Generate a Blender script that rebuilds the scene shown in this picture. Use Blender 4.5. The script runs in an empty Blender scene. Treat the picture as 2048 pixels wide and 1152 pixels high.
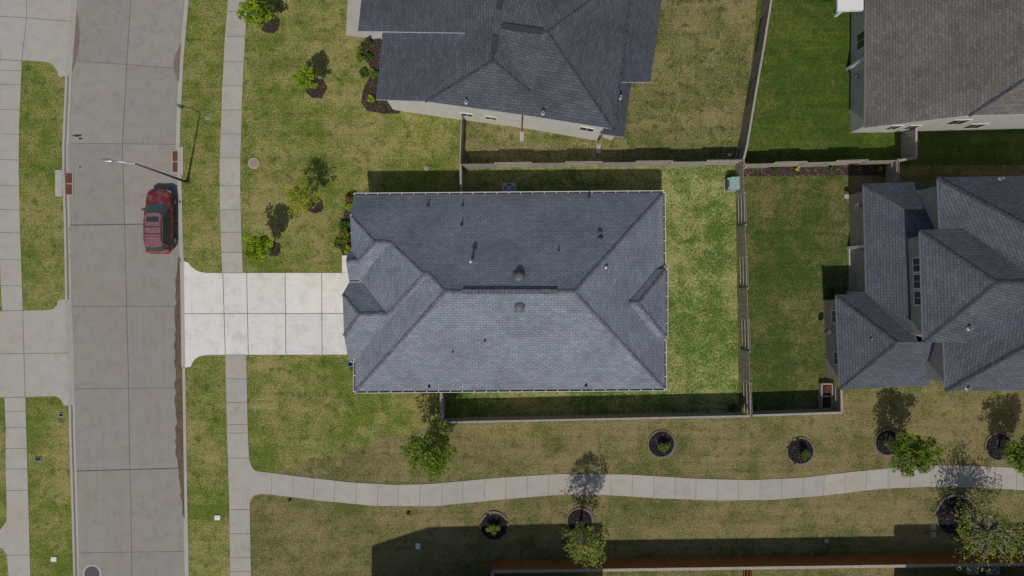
import bpy, bmesh, math, random
from mathutils import Vector, Matrix
random.seed(7)
R = math.radians
# ------------------------------------------------------------------ camera, sky, sun, exposure
scene = bpy.context.scene
HC = 50.5                      # drone height (m)
S = 27.0                       # photo pixels per metre on the ground
cam_d = bpy.data.cameras.new('camera'); cam = bpy.data.objects.new('camera', cam_d)
scene.collection.objects.link(cam); cam.location = (0, 0, HC); cam.rotation_euler = (0, 0, 0)
cam_d.sensor_width = 36; cam_d.lens = 36*HC/(2048/S); cam_d.clip_end = 3000
scene.camera = cam
ELEV = R(54); AZ = R(10)       # shadows fall towards +Y, 10 deg to +X
SD = Vector((-math.sin(AZ)*math.cos(ELEV), -math.cos(AZ)*math.cos(ELEV), math.sin(ELEV)))   # towards the sun
w = bpy.data.worlds.new('World'); scene.world = w; w.use_nodes = True
nt = w.node_tree; bg = nt.nodes['Background']
sky = nt.nodes.new('ShaderNodeTexSky'); sky.sky_type = 'NISHITA'; sky.sun_disc = False
sky.sun_elevation = ELEV; sky.sun_rotation = math.atan2(SD.x, SD.y); sky.air_density = 1.2; sky.dust_density = 1.5
nt.links.new(sky.outputs[0], bg.inputs[0]); bg.inputs[1].default_value = 0.08
sl = bpy.data.lights.new('sun', 'SUN'); so = bpy.data.objects.new('sun', sl); scene.collection.objects.link(so)
sl.energy = 3.6; sl.angle = R(0.9); sl.color = (1, .955, .89)
so.rotation_euler = SD.to_track_quat('Z', 'Y').to_euler(); so.location = (-20, -60, 80)
scene.view_settings.view_transform = 'Standard'; scene.view_settings.look = 'None'
scene.view_settings.exposure = -0.55; scene.view_settings.gamma = 1
# ------------------------------------------------------------------ helpers
C = scene.collection
def W(px, py, h=0.0):
    k = (HC-h)/HC/S
    return Vector(((px-1024)*k, (576-py)*k, h))
def hexc(h):
    def f(v):
        v /= 255; return v/12.92 if v <= .04045 else ((v+.055)/1.055)**2.4
    return tuple(f(int(h[i:i+2], 16)) for i in (0, 2, 4))
ORG = {}
class MB:
    def __init__(s): s.v = []; s.f = []; s.m = []; s.uv = []
    def add(s, vs, fs, mi=0, uvs=None):
        b = len(s.v); s.v += [Vector(p) for p in vs]
        for k, f in enumerate(fs):
            s.f.append([b+i for i in f]); s.m.append(mi); s.uv.append(uvs[k] if uvs else None)
    def poly(s, pts, mi=0): s.add(pts, [list(range(len(pts)))], mi)
    def prism(s, pts, dz, mi=0, side=None):
        pts = [Vector(p) for p in pts]
        a = sum((pts[i].x*pts[(i+1) % len(pts)].y-pts[(i+1) % len(pts)].x*pts[i].y) for i in range(len(pts)))
        if a < 0: pts = pts[::-1]
        n = len(pts); lo = [p-Vector((0, 0, dz)) for p in pts]
        s.add(pts+lo, [list(range(n))], mi)
        b = len(s.v)-2*n
        s.f.append([b+n+i for i in range(n)][::-1]); s.m.append(mi if side is None else side); s.uv.append(None)
        for i in range(n):
            j = (i+1) % n
            s.f.append([b+i, b+n+i, b+n+j, b+j]); s.m.append(mi if side is None else side); s.uv.append(None)
    def box(s, c, size, rz=0, mi=0, top=1.0):
        cx, cy, cz = c; x, y, z = size[0]/2, size[1]/2, size[2]/2
        cs, sn = math.cos(rz), math.sin(rz); vs = []
        for k in (-1, 1):
            t = top if k == 1 else 1
            for (a, b) in ((-1, -1), (1, -1), (1, 1), (-1, 1)):
                u, v_ = a*x*t, b*y*t
                vs.append((cx+u*cs-v_*sn, cy+u*sn+v_*cs, cz+k*z))
        s.add(vs, [[3, 2, 1, 0], [4, 5, 6, 7], [0, 1, 5, 4], [1, 2, 6, 5], [2, 3, 7, 6], [3, 0, 4, 7]], mi)
    def bar(s, a, b, wd, ht, mi=0, up=Vector((0, 0, 1))):
        a = Vector(a); b = Vector(b); d = (b-a).normalized()
        sx = d.cross(up)
        if sx.length < 1e-4: sx = Vector((1, 0, 0))
        sx.normalize(); uz = sx.cross(d).normalized()
        vs = []
        for p in (a, b):
            for (i, j) in ((-1, -1), (1, -1), (1, 1), (-1, 1)):
                vs.append(p+sx*i*wd/2+uz*j*ht/2)
        s.add(vs, [[0, 1, 2, 3], [7, 6, 5, 4], [0, 4, 5, 1], [1, 5, 6, 2], [2, 6, 7, 3], [3, 7, 4, 0]], mi)
    def tube(s, pts, rad, n=7, mi=0):
        pts = [Vector(p) for p in pts]; base = len(s.v); m = len(pts)
        rad = rad if isinstance(rad, (list, tuple)) else [rad]*m
        for i, p in enumerate(pts):
            d = (pts[min(i+1, m-1)]-pts[max(i-1, 0)])
            if d.length < 1e-6: d = Vector((0, 0, 1))
            d.normalize(); a = d.orthogonal().normalized(); bb = d.cross(a)
            for k in range(n):
                t = 2*math.pi*k/n; s.v.append(p+(a*math.cos(t)+bb*math.sin(t))*rad[i])
        for i in range(m-1):
            for k in range(n):
                k2 = (k+1) % n
                s.f.append([base+i*n+k, base+i*n+k2, base+(i+1)*n+k2, base+(i+1)*n+k]); s.m.append(mi); s.uv.append(None)
        s.f.append([base+k for k in range(n)][::-1]); s.m.append(mi); s.uv.append(None)
        s.f.append([base+(m-1)*n+k for k in range(n)]); s.m.append(mi); s.uv.append(None)
    def lathe(s, c, prof, n=20, mi=0):
        base = len(s.v); c = Vector(c)
        for (r, z) in prof:
            for k in range(n):
                t = 2*math.pi*k/n; s.v.append(c+Vector((r*math.cos(t), r*math.sin(t), z)))
        for i in range(len(prof)-1):
            for k in range(n):
                k2 = (k+1) % n
                s.f.append([base+i*n+k, base+i*n+k2, base+(i+1)*n+k2, base+(i+1)*n+k]); s.m.append(mi); s.uv.append(None)
        s.f.append([base+(len(prof)-1)*n+k for k in range(n)]); s.m.append(mi); s.uv.append(None)
        s.f.append([base+k for k in range(n)][::-1]); s.m.append(mi); s.uv.append(None)
    def build(s, name, mats, parent=None, smooth=False, **tags):
        if not isinstance(mats, (list, tuple)): mats = [mats]
        xs = [v.x for v in s.v]; ys = [v.y for v in s.v]; zs = [v.z for v in s.v]
        org = Vector(((min(xs)+max(xs))/2, (min(ys)+max(ys))/2, min(zs)))
        me = bpy.data.meshes.new(name)
        me.from_pydata([tuple(v-org) for v in s.v], [], s.f)
        for m in mats: me.materials.append(m)
        for p, mi in zip(me.polygons, s.m):
            p.material_index = mi; p.use_smooth = smooth
        if any(u for u in s.uv):
            ul = me.uv_layers.new(name='UVMap')
            for p, u in zip(me.polygons, s.uv):
                if u:
                    for li, c in zip(p.loop_indices, u): ul.data[li].uv = c
        me.validate(); me.update()
        o = bpy.data.objects.new(name, me); C.objects.link(o)
        po = Vector((0, 0, 0))
        if parent is not None: o.parent = parent; po = ORG[parent.name]
        o.location = org-po; ORG[o.name] = org
        for k, v in tags.items(): o[k] = v
        return o
def thing(name, loc, label, cat, group=None):
    o = bpy.data.objects.new(name, None); C.objects.link(o); o.location = loc
    o['label'] = label; o['category'] = cat
    if group: o['group'] = group
    ORG[o.name] = Vector(loc); o.empty_display_size = .3
    return o
def tg(label, cat, group=None):
    d = dict(label=label, category=cat)
    if group: d['group'] = group
    return d
# ------------------------------------------------------------------ materials
def newmat(name, rough=.8, spec=.3):
    m = bpy.data.materials.new(name); m.use_nodes = True
    b = m.node_tree.nodes['Principled BSDF']; b.inputs['Roughness'].default_value = rough
    b.inputs['Specular IOR Level'].default_value = spec
    return m, m.node_tree, b
def noise(nt, vec, scale, detail=3, rough=.55, dist=0):
    n = nt.nodes.new('ShaderNodeTexNoise'); n.inputs['Scale'].default_value = scale
    n.inputs['Detail'].default_value = detail; n.inputs['Roughness'].default_value = rough
    n.inputs['Distortion'].default_value = dist
    nt.links.new(vec, n.inputs['Vector']); return n.outputs[0]
def ramp(nt, fac, stops):
    r = nt.nodes.new('ShaderNodeValToRGB'); el = r.color_ramp.elements
    while len(el) > 1: el.remove(el[-1])
    for i, (p, c) in enumerate(stops):
        e = el[0] if i == 0 else el.new(p)
        e.position = p; e.color = (c, c, c, 1) if isinstance(c, (int, float)) else (*c, 1)
    nt.links.new(fac, r.inputs[0]); return r.outputs[0]
def mix(nt, fac, a, b, mode='MIX'):
    m = nt.nodes.new('ShaderNodeMix'); m.data_type = 'RGBA'; m.blend_type = mode
    for inp, v in ((m.inputs[0], fac), (m.inputs[6], a), (m.inputs[7], b)):
        if isinstance(v, (int, float)): inp.default_value = v
        elif isinstance(v, tuple): inp.default_value = (*v, 1)
        else: nt.links.new(v, inp)
    return m.outputs[2]
def geo(nt, off=(0, 0, 0), rot=0, scl=(1, 1, 1)):
    g = nt.nodes.new('ShaderNodeNewGeometry'); mp = nt.nodes.new('ShaderNodeMapping')
    mp.inputs['Location'].default_value = off; mp.inputs['Rotation'].default_value = (0, 0, rot); mp.inputs['Scale'].default_value = scl
    nt.links.new(g.outputs['Position'], mp.inputs[0]); return mp.outputs[0]
def bump(nt, b, h, strength, dist):
    n = nt.nodes.new('ShaderNodeBump'); n.inputs['Strength'].default_value = strength; n.inputs['Distance'].default_value = dist
    nt.links.new(h, n.inputs['Height']); nt.links.new(n.outputs[0], b.inputs['Normal'])
def plain(name, col, rough=.6, spec=.3, var=.18, sc=6, metal=0):
    m, nt, b = newmat(name, rough, spec); v = geo(nt)
    n = noise(nt, v, sc, 4); c = ramp(nt, n, [(.25, tuple(x*(1-var) for x in col)), (.75, tuple(min(1, x*(1+var)) for x in col))])
    nt.links.new(c, b.inputs['Base Color']); b.inputs['Metallic'].default_value = metal
    return m
def grass(name, green, dark, tan, bias, clump=.5, seed=0.0, con=1.0):
    m, nt, b = newmat(name, .9, .15); v = geo(nt, (seed, seed*1.7, 0))
    big = noise(nt, v, .16, 4, .6); mid = noise(nt, v, .75, 5, .65, .4); clp = noise(nt, v, 1.6, 3, .6)
    fine = noise(nt, v, 7.5, 4, .75); vf = noise(nt, v, 24, 2, .7)
    # dry share: big + mid + fine
    a1 = nt.nodes.new('ShaderNodeMath'); a1.operation = 'MULTIPLY_ADD'; nt.links.new(mid, a1.inputs[0]); a1.inputs[1].default_value = .9; nt.links.new(big, a1.inputs[2])
    a2 = nt.nodes.new('ShaderNodeMath'); a2.operation = 'MULTIPLY_ADD'; nt.links.new(fine, a2.inputs[0]); a2.inputs[1].default_value = 1.1; nt.links.new(a1.outputs[0], a2.inputs[2])
    a3 = nt.nodes.new('ShaderNodeMath'); a3.operation = 'MULTIPLY_ADD'; nt.links.new(vf, a3.inputs[0]); a3.inputs[1].default_value = .8; nt.links.new(a2.outputs[0], a3.inputs[2])
    a4 = nt.nodes.new('ShaderNodeMath'); a4.operation = 'MULTIPLY_ADD'; nt.links.new(a3.outputs[0], a4.inputs[0]); a4.inputs[1].default_value = 1; a4.inputs[2].default_value = -1.4+bias
    dry = ramp(nt, a4.outputs[0], [(.5-.2/con, 0.0), (.5+.2/con, 1.0)])
    base = mix(nt, dry, green, tan)
    dk = ramp(nt, clp, [(.54, 0.0), (.68, clump)])
    c = mix(nt, dk, base, dark)
    sp = ramp(nt, vf, [(.3, .6), (.7, 1.4)])
    sp2 = ramp(nt, fine, [(.35, .8), (.65, 1.2)])
    st = noise(nt, geo(nt, (seed, 0, 0), R(4), (.12, 2.1, 1)), 1, 3, .6); c = mix(nt, 1.0, c, ramp(nt, st, [(.3, .86), (.7, 1.12)]), 'MULTIPLY')
    c2 = mix(nt, 1.0, mix(nt, 1.0, c, sp, 'MULTIPLY'), sp2, 'MULTIPLY')
    nt.links.new(c2, b.inputs['Base Color'])
    bump(nt, b, a2.outputs[0], 1.0, .07)
    return m
def concrete(name, col, stain=.25, warm=(1, .96, .9), seed=0., rough=.85, streak=0):
    m, nt, b = newmat(name, rough, .25); v = geo(nt, (seed, seed*.7, 0))
    big = noise(nt, v, .22, 3, .6); mid = noise(nt, v, 1.1, 5, .7, .6); fine = noise(nt, v, 14, 3, .7)
    dk = tuple(x*(1-stain) for x in col); lt = tuple(min(.95, x*(1+stain*.35)) for x in col)
    c = ramp(nt, mid, [(.25, dk), (.5, col), (.8, lt)])
    wm = ramp(nt, big, [(.35, (1, 1, 1)), (.65, warm)])
    c = mix(nt, 1.0, c, wm, 'MULTIPLY')
    f = ramp(nt, fine, [(.25, .93), (.75, 1.06)])
    c = mix(nt, 1.0, c, f, 'MULTIPLY')
    if streak:
        v2 = geo(nt, (seed, 0, 0), 0, (2.6, .12, 1)); s_ = noise(nt, v2, 1, 3, .6)
        s2 = ramp(nt, s_, [(.35, 1-streak), (.6, 1.0)]); c = mix(nt, 1.0, c, s2, 'MULTIPLY')
    sp = noise(nt, geo(nt, (seed*2, 3, 0)), 2.3, 2, .5); d = ramp(nt, sp, [(.72, 1.0), (.8, .8)])
    c = mix(nt, 1.0, c, d, 'MULTIPLY')
    nt.links.new(c, b.inputs['Base Color']); bump(nt, b, fine, .25, .01)
    return m
def shingle(name, c1, c2, mortar, seed=0.):
    m, nt, b = newmat(name, .92, .2)
    uv = nt.nodes.new('ShaderNodeUVMap'); mp = nt.nodes.new('ShaderNodeMapping'); mp.inputs['Location'].default_value = (seed, seed, 0)
    nt.links.new(uv.outputs[0], mp.inputs[0])
    br = nt.nodes.new('ShaderNodeTexBrick'); nt.links.new(mp.outputs[0], br.inputs['Vector'])
    br.inputs['Scale'].default_value = 1; br.inputs['Brick Width'].default_value = .42; br.inputs['Row Height'].default_value = .19
    br.inputs['Mortar Size'].default_value = .018; br.inputs['Mortar Smooth'].default_value = .5; br.inputs['Bias'].default_value = 0
    br.inputs['Color1'].default_value = (*c1, 1); br.inputs['Color2'].default_value = (*c2, 1); br.inputs['Mortar'].default_value = (*mortar, 1)
    n1 = noise(nt, mp.outputs[0], 9, 3, .7); n2 = noise(nt, mp.outputs[0], .35, 4, .6); n3 = noise(nt, mp.outputs[0], 28, 2, .7)
    c = mix(nt, 1.0, br.outputs[0], ramp(nt, n1, [(.3, .84), (.7, 1.16)]), 'MULTIPLY')
    c = mix(nt, 1.0, c, ramp(nt, n2, [(.3, .8), (.7, 1.14)]), 'MULTIPLY')
    n4 = noise(nt, mp.outputs[0], 2.1, 4, .7, .5); c = mix(nt, ramp(nt, n4, [(.5, 0.0), (.8, .35)]), c, mix(nt, 1.0, c, (1.1, .92, .86), 'MULTIPLY'))
    c = mix(nt, 1.0, c, ramp(nt, n4, [(.25, .86), (.6, 1.06)]), 'MULTIPLY')
    c = mix(nt, 1.0, c, ramp(nt, n3, [(.3, .8), (.7, 1.2)]), 'MULTIPLY')
    nt.links.new(c, b.inputs['Base Color']); bump(nt, b, br.outputs[0], .4, .02)
    return m
def brick(name, c1, c2, mortar):
    m, nt, b = newmat(name, .9, .2); v = nt.nodes.new('ShaderNodeUVMap')
    br = nt.nodes.new('ShaderNodeTexBrick'); nt.links.new(v.outputs[0], br.inputs['Vector'])
    br.inputs['Scale'].default_value = 1; br.inputs['Brick Width'].default_value = .22; br.inputs['Row Height'].default_value = .075; br.inputs['Mortar Size'].default_value = .008
    br.inputs['Color1'].default_value = (*c1, 1); br.inputs['Color2'].default_value = (*c2, 1); br.inputs['Mortar'].default_value = (*mortar, 1)
    c = mix(nt, 1.0, br.outputs[0], ramp(nt, noise(nt, v.outputs[0], 3, 3), [(.3, .85), (.7, 1.12)]), 'MULTIPLY')
    nt.links.new(c, b.inputs['Base Color']); return m
def siding(name, col):
    m, nt, b = newmat(name, .6, .3); v = nt.nodes.new('ShaderNodeUVMap')
    wv = nt.nodes.new('ShaderNodeTexWave'); wv.wave_type = 'BANDS'; wv.bands_direction = 'Y'; wv.wave_profile = 'SAW'; wv.inputs['Scale'].default_value = 1.6
    nt.links.new(v.outputs[0], wv.inputs[0])
    c = mix(nt, 1.0, mix(nt, 1.0, col, ramp(nt, wv.outputs[1], [(0, .8), (.12, 1.0)]), 'MULTIPLY'), ramp(nt, noise(nt, v.outputs[0], 1.2, 4), [(.3, .9), (.7, 1.05)]), 'MULTIPLY')
    nt.links.new(c, b.inputs['Base Color']); bump(nt, b, wv.outputs[1], .3, .01); return m
def wood(name, a, b_, seed=0.):
    m, nt, b = newmat(name, .85, .2); v = geo(nt, (seed, 0, 0), 0, (7, 7, .8)); n = noise(nt, v, 1, 4, .7)
    v2 = geo(nt, (seed, 0, 0)); n2 = noise(nt, v2, 30, 2, .6)
    c = mix(nt, 1.0, ramp(nt, n, [(.3, a), (.7, b_)]), ramp(nt, n2, [(.3, .8), (.7, 1.15)]), 'MULTIPLY')
    nt.links.new(c, b.inputs['Base Color']); return m
def leafmat(name, col):
    m, nt, b = newmat(name, .6, .3); v = geo(nt); n = noise(nt, v, 5, 2)
    c = ramp(nt, n, [(.3, tuple(x*.7 for x in col)), (.7, tuple(x*1.25 for x in col))])
    nt.links.new(c, b.inputs['Base Color'])
    tr = nt.nodes.new('ShaderNodeBsdfTranslucent'); nt.links.new(c, tr.inputs[0]); ms = nt.nodes.new('ShaderNodeMixShader'); ms.inputs[0].default_value = .35
    out = nt.nodes['Material Output']; nt.links.new(b.outputs[0], ms.inputs[1]); nt.links.new(tr.outputs[0], ms.inputs[2]); nt.links.new(ms.outputs[0], out.inputs[0])
    return m
TAN = (.30, .245, .115)
M = dict(
 g_front=grass('lawn_front', (.12, .17, .02), (.045, .09, .012), (.33, .28, .105), -.03, .6, 3, 1.2),
 g_back=grass('lawn_back', (.095, .16, .026), (.05, .10, .014), (.36, .35, .13), -.03, .45, 11, 1.3),
 g_north=grass('lawn_north', (.10, .13, .026), (.04, .07, .012), (.28, .235, .105), .0, .7, 23, 1.1),
 g_lush=grass('lawn_lush', (.055, .098, .012), (.03, .06, .008), (.14, .155, .032), -.1, .5, 41),
 g_east=grass('lawn_east', (.055, .09, .016), (.03, .055, .01), (.19, .17, .06), -.08, .5, 57),
 g_park=grass('lawn_park', (.098, .122, .026), (.045, .06, .012), (.27, .215, .10), .03, .5, 67, 1.1),
 soil=plain('soil', (.12, .09, .06), .95),
 street=concrete('street_concrete', (.30, .285, .262), .16, (1, .95, .88), 5, streak=.07),  # greyer than the drive; dimming outside the middle lot darkens it further
 walk=concrete('walk_concrete', (.42, .40, .37), .16, (1, .95, .88), 9),  # same pale concrete as drive, with the dimming outside the lot in its colour
 drive=concrete('drive_concrete', (.74, .725, .70), .22, (1, .955, .89), 17, streak=.05),  # lit copy of the walk concrete; brightness of the middle lot is painted in
 joint=plain('joint', (.12, .11, .1), .9),
 mud=plain('mud', (.13, .095, .065), .95, var=.35, sc=3), tar=plain('tar', (.035, .032, .03), .7),
 mulch2=plain('black_mulch', (.022, .02, .021), .95, .1, .6, 9), mulch=plain('mulch', (.055, .038, .03), .95, .1, .6, 9), edge=plain('ring_edge', (.2, .16, .13), .9, .2, .3, 8),
 roof=shingle('roof_shingles', (.19, .211, .252), (.245, .268, .31), (.10, .11, .135)),
 roof_n=shingle('roof_shingles_dimmed', (.078, .087, .105), (.106, .117, .136), (.04, .045, .056), 4),  # middle roof's grey shingles; dimming outside the lot is put into the colour
 roof_e=shingle('roof_shingles_dimmed_e', (.085, .094, .115), (.112, .122, .145), (.04, .045, .056), 9),  # another dimmed copy of the grey shingles, darkness held in the colour
 roof_t=shingle('roof_shingles_taupe', (.135, .125, .115), (.18, .17, .158), (.08, .075, .07), 13),
 cap=plain('ridge_cap', (.13, .138, .16), .9, .2, .45, 3.5), cap2=plain('ridge_cap_dark', (.05, .056, .07), .9, .2, .4, 3.5),
 white=plain('white_paint', (.74, .73, .70), .5, .3, .05), trough=plain('gutter_trough', (.10, .085, .09), .7, .2, .5, 5), fascia=plain('fascia', (.5, .48, .45), .6),
 brick=brick('brick_tan', (.36, .27, .2), (.46, .36, .28), (.5, .46, .4)), brick2=brick('brick_pink', (.33, .26, .22), (.42, .34, .29), (.45, .42, .38)),
 side_w=siding('siding_white', (.55, .53, .5)), side_b=siding('siding_beige', (.38, .34, .3)), side_n=siding('siding_pale', (.62, .6, .56)),
 glass=plain('window_glass', (.03, .05, .055), .12, .6), metal=plain('galvanised', (.5, .52, .54), .35, .5, .1, 6, .7), blackp=plain('black_plastic', (.03, .03, .034), .5),
 vent=plain('vent_metal', (.11, .125, .135), .5, .4), lead=plain('lead_flashing', (.045, .047, .05), .7),
 wood_g=wood('weathered_wood', (.26, .235, .205), (.42, .385, .345)), wood_p=wood('weathered_pine', (.3, .26, .22), (.46, .41, .35), 5), wood_o=wood('stained_cedar', (.22, .085, .025), (.34, .14, .045)), wood_new=wood('new_pine', (.5, .3, .17), (.62, .4, .25)),
 bark=plain('bark', (.13, .1, .075), .9, .2, .3, 8), barkg=plain('bark_grey', (.22, .2, .18), .9, .2, .3, 8),
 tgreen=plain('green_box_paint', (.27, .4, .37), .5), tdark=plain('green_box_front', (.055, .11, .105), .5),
 rust=plain('rusty_iron', (.16, .062, .04), .8, .3, .25, 9), cover=plain('cover_tan', (.33, .24, .2), .85), iron=plain('iron', (.09, .08, .085), .7),
 blue=plain('blue_plastic', (.05, .28, .55), .4), red=plain('red_petal', (.5, .03, .03), .6), orange=plain('orange_petal', (.6, .16, .03), .6), yellow=plain('yellow_petal', (.6, .42, .03), .6),
 car=None)
def leaves(k):
    sets = dict(bright=[(.26, .38, .012), (.38, .48, .02), (.13, .24, .01)], yell=[(.5, .52, .03), (.38, .44, .03), (.24, .3, .02)],
                deep=[(.05, .11, .015), (.09, .17, .02), (.15, .24, .025)], olive=[(.24, .29, .04), (.34, .37, .06), (.15, .19, .04)], mid=[(.11, .19, .015), (.17, .26, .02), (.24, .32, .03)])
    if ('l', k) not in M: M[('l', k)] = [leafmat('leaf_%s' % k, c) for c in sets[k]]
    return M[('l', k)]
# ------------------------------------------------------------------ ground and lawns
def structp(name, pts, z, mat, dz=.05, px=True, side=None):
    mb = MB(); P = [W(p[0], p[1]) if px else Vector((p[0], p[1], 0)) for p in pts]
    mb.prism([Vector((p.x, p.y, z)) for p in P], dz)
    return mb.build(name, mat, kind='structure')
g = MB(); g.poly([(-900, -900, -.35), (900, -900, -.35), (900, 900, -.35), (-900, 900, -.35)]); g.build('ground', M['g_park'], kind='structure')
EB = [(400, -700), (378, 0), (368, 110), (362, 220), (360, 290), (363, 350), (365, 440), (368, 520), (371, 740), (373, 870), (375, 1000), (378, 1152), (392, 1900)]
WB = [(172, -700), (143, 0), (131, 155), (125, 290), (125, 340), (128, 440), (131, 600), (135, 700), (138, 811), (139, 870), (143, 1000), (147, 1152), (165, 1900)]
def atY(pl, y):
    for (x0, y0), (x1, y1) in zip(pl, pl[1:]):
        if y0 <= y <= y1: return x0+(x1-x0)*(y-y0)/(y1-y0)
    return pl[-1][0]
def sub(pl, y0, y1, step=40):
    ys = [y0]+[p[1] for p in pl if y0 < p[1] < y1]+[y1]
    return [(atY(pl, y), y) for y in ys]
structp('lawn', EB+[(7000, 1900), (7000, -700)], 0, M['g_park'], .3)
structp('lawn', WB+[(-5000, 1900), (-5000, -700)], 0, M['g_front'], .3)
Z1 = .006
structp('lawn', sub(EB, -700, 1900)+[(480, 1900), (480, 990), (497, 972)]+[(500+i*4+random.uniform(-1.5, 1.5), 968-(i/95)**.8*118+math.sin(i*.35)*5+random.uniform(-5, 5)) for i in range(95)]+[(881, 846), (918, 331), (918, 240), (1510, 100), (1552, -700)], Z1, M['g_front'])
structp('lawn', [(918, 332), (918, 245), (1000, 200), (1100, -700), (1552, -700), (1510, 100), (1487, 332)], Z1+.006, M['g_north'])
structp('lawn', [(918, 332), (880, 846), (1478, 830), (1470, 332)], Z1*4, M['g_back'])
structp('lawn', [(1552, -700), (1510, 60), (1487, 332), (3000, 325), (3000, -700)], Z1*5, M['g_lush'])
structp('lawn', [(1470, 332), (1478, 830), (1660, 822), (1700, 780), (1700, 332)], Z1*6, M['g_east'])
# ------------------------------------------------------------------ street, kerbs, drains
def off(pl, d): return [(x+d, y) for x, y in pl]
structp('street', off(WB, 7)+off(EB, -7)[::-1], -.12, M['street'], .1)
def kerb(pl, sgn, y0, y1, z_back=.035):
    mb = MB(); ps = sub(pl, y0, y1)
    prof = [(0, z_back), (4.2*sgn, z_back-.01), (5.6*sgn, -.1), (10*sgn, -.112)]
    for (x0, a), (x1, b) in zip(ps, ps[1:]):
        for (o0, z0), (o1, z1) in zip(prof, prof[1:]):
            q = [W(x0+o0, a), W(x0+o1, a), W(x1+o1, b), W(x1+o0, b)]
            q = [Vector((v.x, v.y, z)) for v, z in zip(q, (z0, z1, z1, z0))]
            mb.poly(q if sgn < 0 else q[::-1])
    for y in [p[1] for p in ps]:
        pass
    return mb.build('kerb', M['walk'], kind='structure')
kerb(EB, -1, -700, 523); kerb(EB, -1, 735, 1900); kerb(WB, 1, 153, 598); kerb(WB, 1, 811, 1900)
def apron(pl, sgn, y0, y1):
    mb = MB(); ps = sub(pl, y0, y1)
    for (x0, a), (x1, b) in zip(ps, ps[1:]):
        q = [W(x0, a), W(x0+10*sgn, a), W(x1+10*sgn, b), W(x1, b)]
        q = [Vector((v.x, v.y, z)) for v, z in zip(q, (.03, -.112, -.112, .03))]
        mb.poly(q if sgn < 0 else q[::-1])
    mb.build('kerb', M['walk'], kind='structure')
apron(EB, -1, 523, 735); apron(WB, 1, -160, 153); apron(WB, 1, 598, 811)
def strips(name, segs, z, wd=.04, mat=None):
    mb = MB()
    for pl in segs:
        for a, b in zip(pl, pl[1:]):
            A = W(*a); B = W(*b); d = (B-A).normalized(); n = Vector((-d.y, d.x, 0))*wd/2; A = A-d*wd*.4; B = B+d*wd*.4
            mb.poly([Vector((p.x, p.y, z)) for p in (A-n, B-n, B+n, A+n)])
    return mb.build(name, mat or M['joint'], kind='structure')
strips('street_joint', [[(262, -300), (260, 0), (252, 120), (243, 290), (247, 430), (251, 600), (255, 750), (257, 900), (260, 1010), (262, 1152), (266, 1500)]], -.117, .045)
strips('street_joint', [[(152, 120), (361, 137)], [(139, 286), (352, 288)], [(140, 613), (361, 613)], [(147, 778), (364, 776)], [(158, 1107), (369, 1104)], [(165, -40), (366, -28)]], -.1165, .035)
strips('street_joint', [[(139, 450), (357, 447)], [(150, 943), (366, 937)]], -.1165, .08)
def blob(name, pts, z, mat, px=True):
    mb = MB(); mb.poly([Vector((W(*p).x, W(*p).y, z)) for p in pts][::-1])
    return mb.build(name, mat, kind='structure')
L, Rr = [], []
y = 515
while y < 1045:
    t = (y-515)/530; wd = (9+7*math.sin(min(1, t*2.2)*math.pi/2))*(1-max(0, (t-.75))*3.4)+random.uniform(-2.2, 2.2)
    xr = atY(EB, y)-6.5; L.append((xr-max(1.5, wd), y)); Rr.append((xr, y)); y += 9
blob('dirt', L+Rr[::-1], -.106, M['mud'])
L, Rr = [], []
y = 455
while y < 520:
    xl = atY(WB, y)+6; L.append((xl, y)); Rr.append((xl+random.uniform(1.5, 4), y)); y += 7
blob('dirt', L+Rr[::-1], -.106, M['mud'])
for (y0, y1, mx, pl, sg) in ((15, 150, 11, WB, 1), (85, 165, 13, EB, -1)):
    A, B = [], []; y = y0
    while y <= y1:
        t = (y-y0)/(y1-y0); xl = atY(pl, y)+8*sg; A.append((xl, y)); B.append((xl+sg*(1+mx*math.sin(t*math.pi)), y)); y += 8
    blob('street_patch', A+B[::-1] if sg > 0 else (A+B[::-1])[::-1], -.108, M['edge'])
for q in ([(140, 271), (150, 268), (162, 268), (161, 271), (152, 273)], [(155, 276), (160, 274), (163, 277), (157, 279)], [(149, 211), (152, 211), (151, 213)], [(156, 331), (160, 331), (160, 334), (156, 334)]):
    mb = MB(); mb.prism([Vector((W(*p).x, W(*p).y, -.112)) for p in q], .008); mb.build('tar_spot', M['tar'], kind='structure')
def storm(x0, y0, x1, y1, ax0, ay0, ax1, ay1, label):
    t = thing('storm_drain', (*W((x0+x1)/2, (y0+y1)/2)[:2], -.12), label, 'storm drain', 'kerb storm drains on the street')
    mb = MB(); c = (W(ax0, ay0)+W(ax1, ay1))/2; sz = W(ax1, ay1)-W(ax0, ay0)
    mb.box((c.x, c.y, .005), (abs(sz.x), abs(sz.y), .11)); mb.build('inlet_slab', M['walk'], t)
    ym = (y0+y1)/2
    mb = MB(); c = (W(x0-2, y0-2)+W(x1+2, y1+2))/2; sz = W(x1+2, y1+2)-W(x0-2, y0-2); mb.box((c.x, c.y, -.09), (abs(sz.x), abs(sz.y), .035)); mb.build('frame', M['walk'], t)
    for (a, b) in ((y0, ym-1), (ym+1, y1)):
        mb = MB(); A = W(x0, a); B = W(x1, b); n = 11
        c = (A+B)/2; mb.box((c.x, c.y, -.066), (abs(B.x-A.x), abs(B.y-A.y), .02))
        for k in range(n):
            yy = A.y+(B.y-A.y)*(k+.5)/n; mb.box((c.x, yy, -.05), (abs(B.x-A.x)*.92, abs(B.y-A.y)/n*.55, .016))
        mb.build('grate', M['rust'], t)
storm(344, 302, 355, 344, 356, 294, 367, 350, 'rusty storm drain by the kerb just up the street from the red car')
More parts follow.
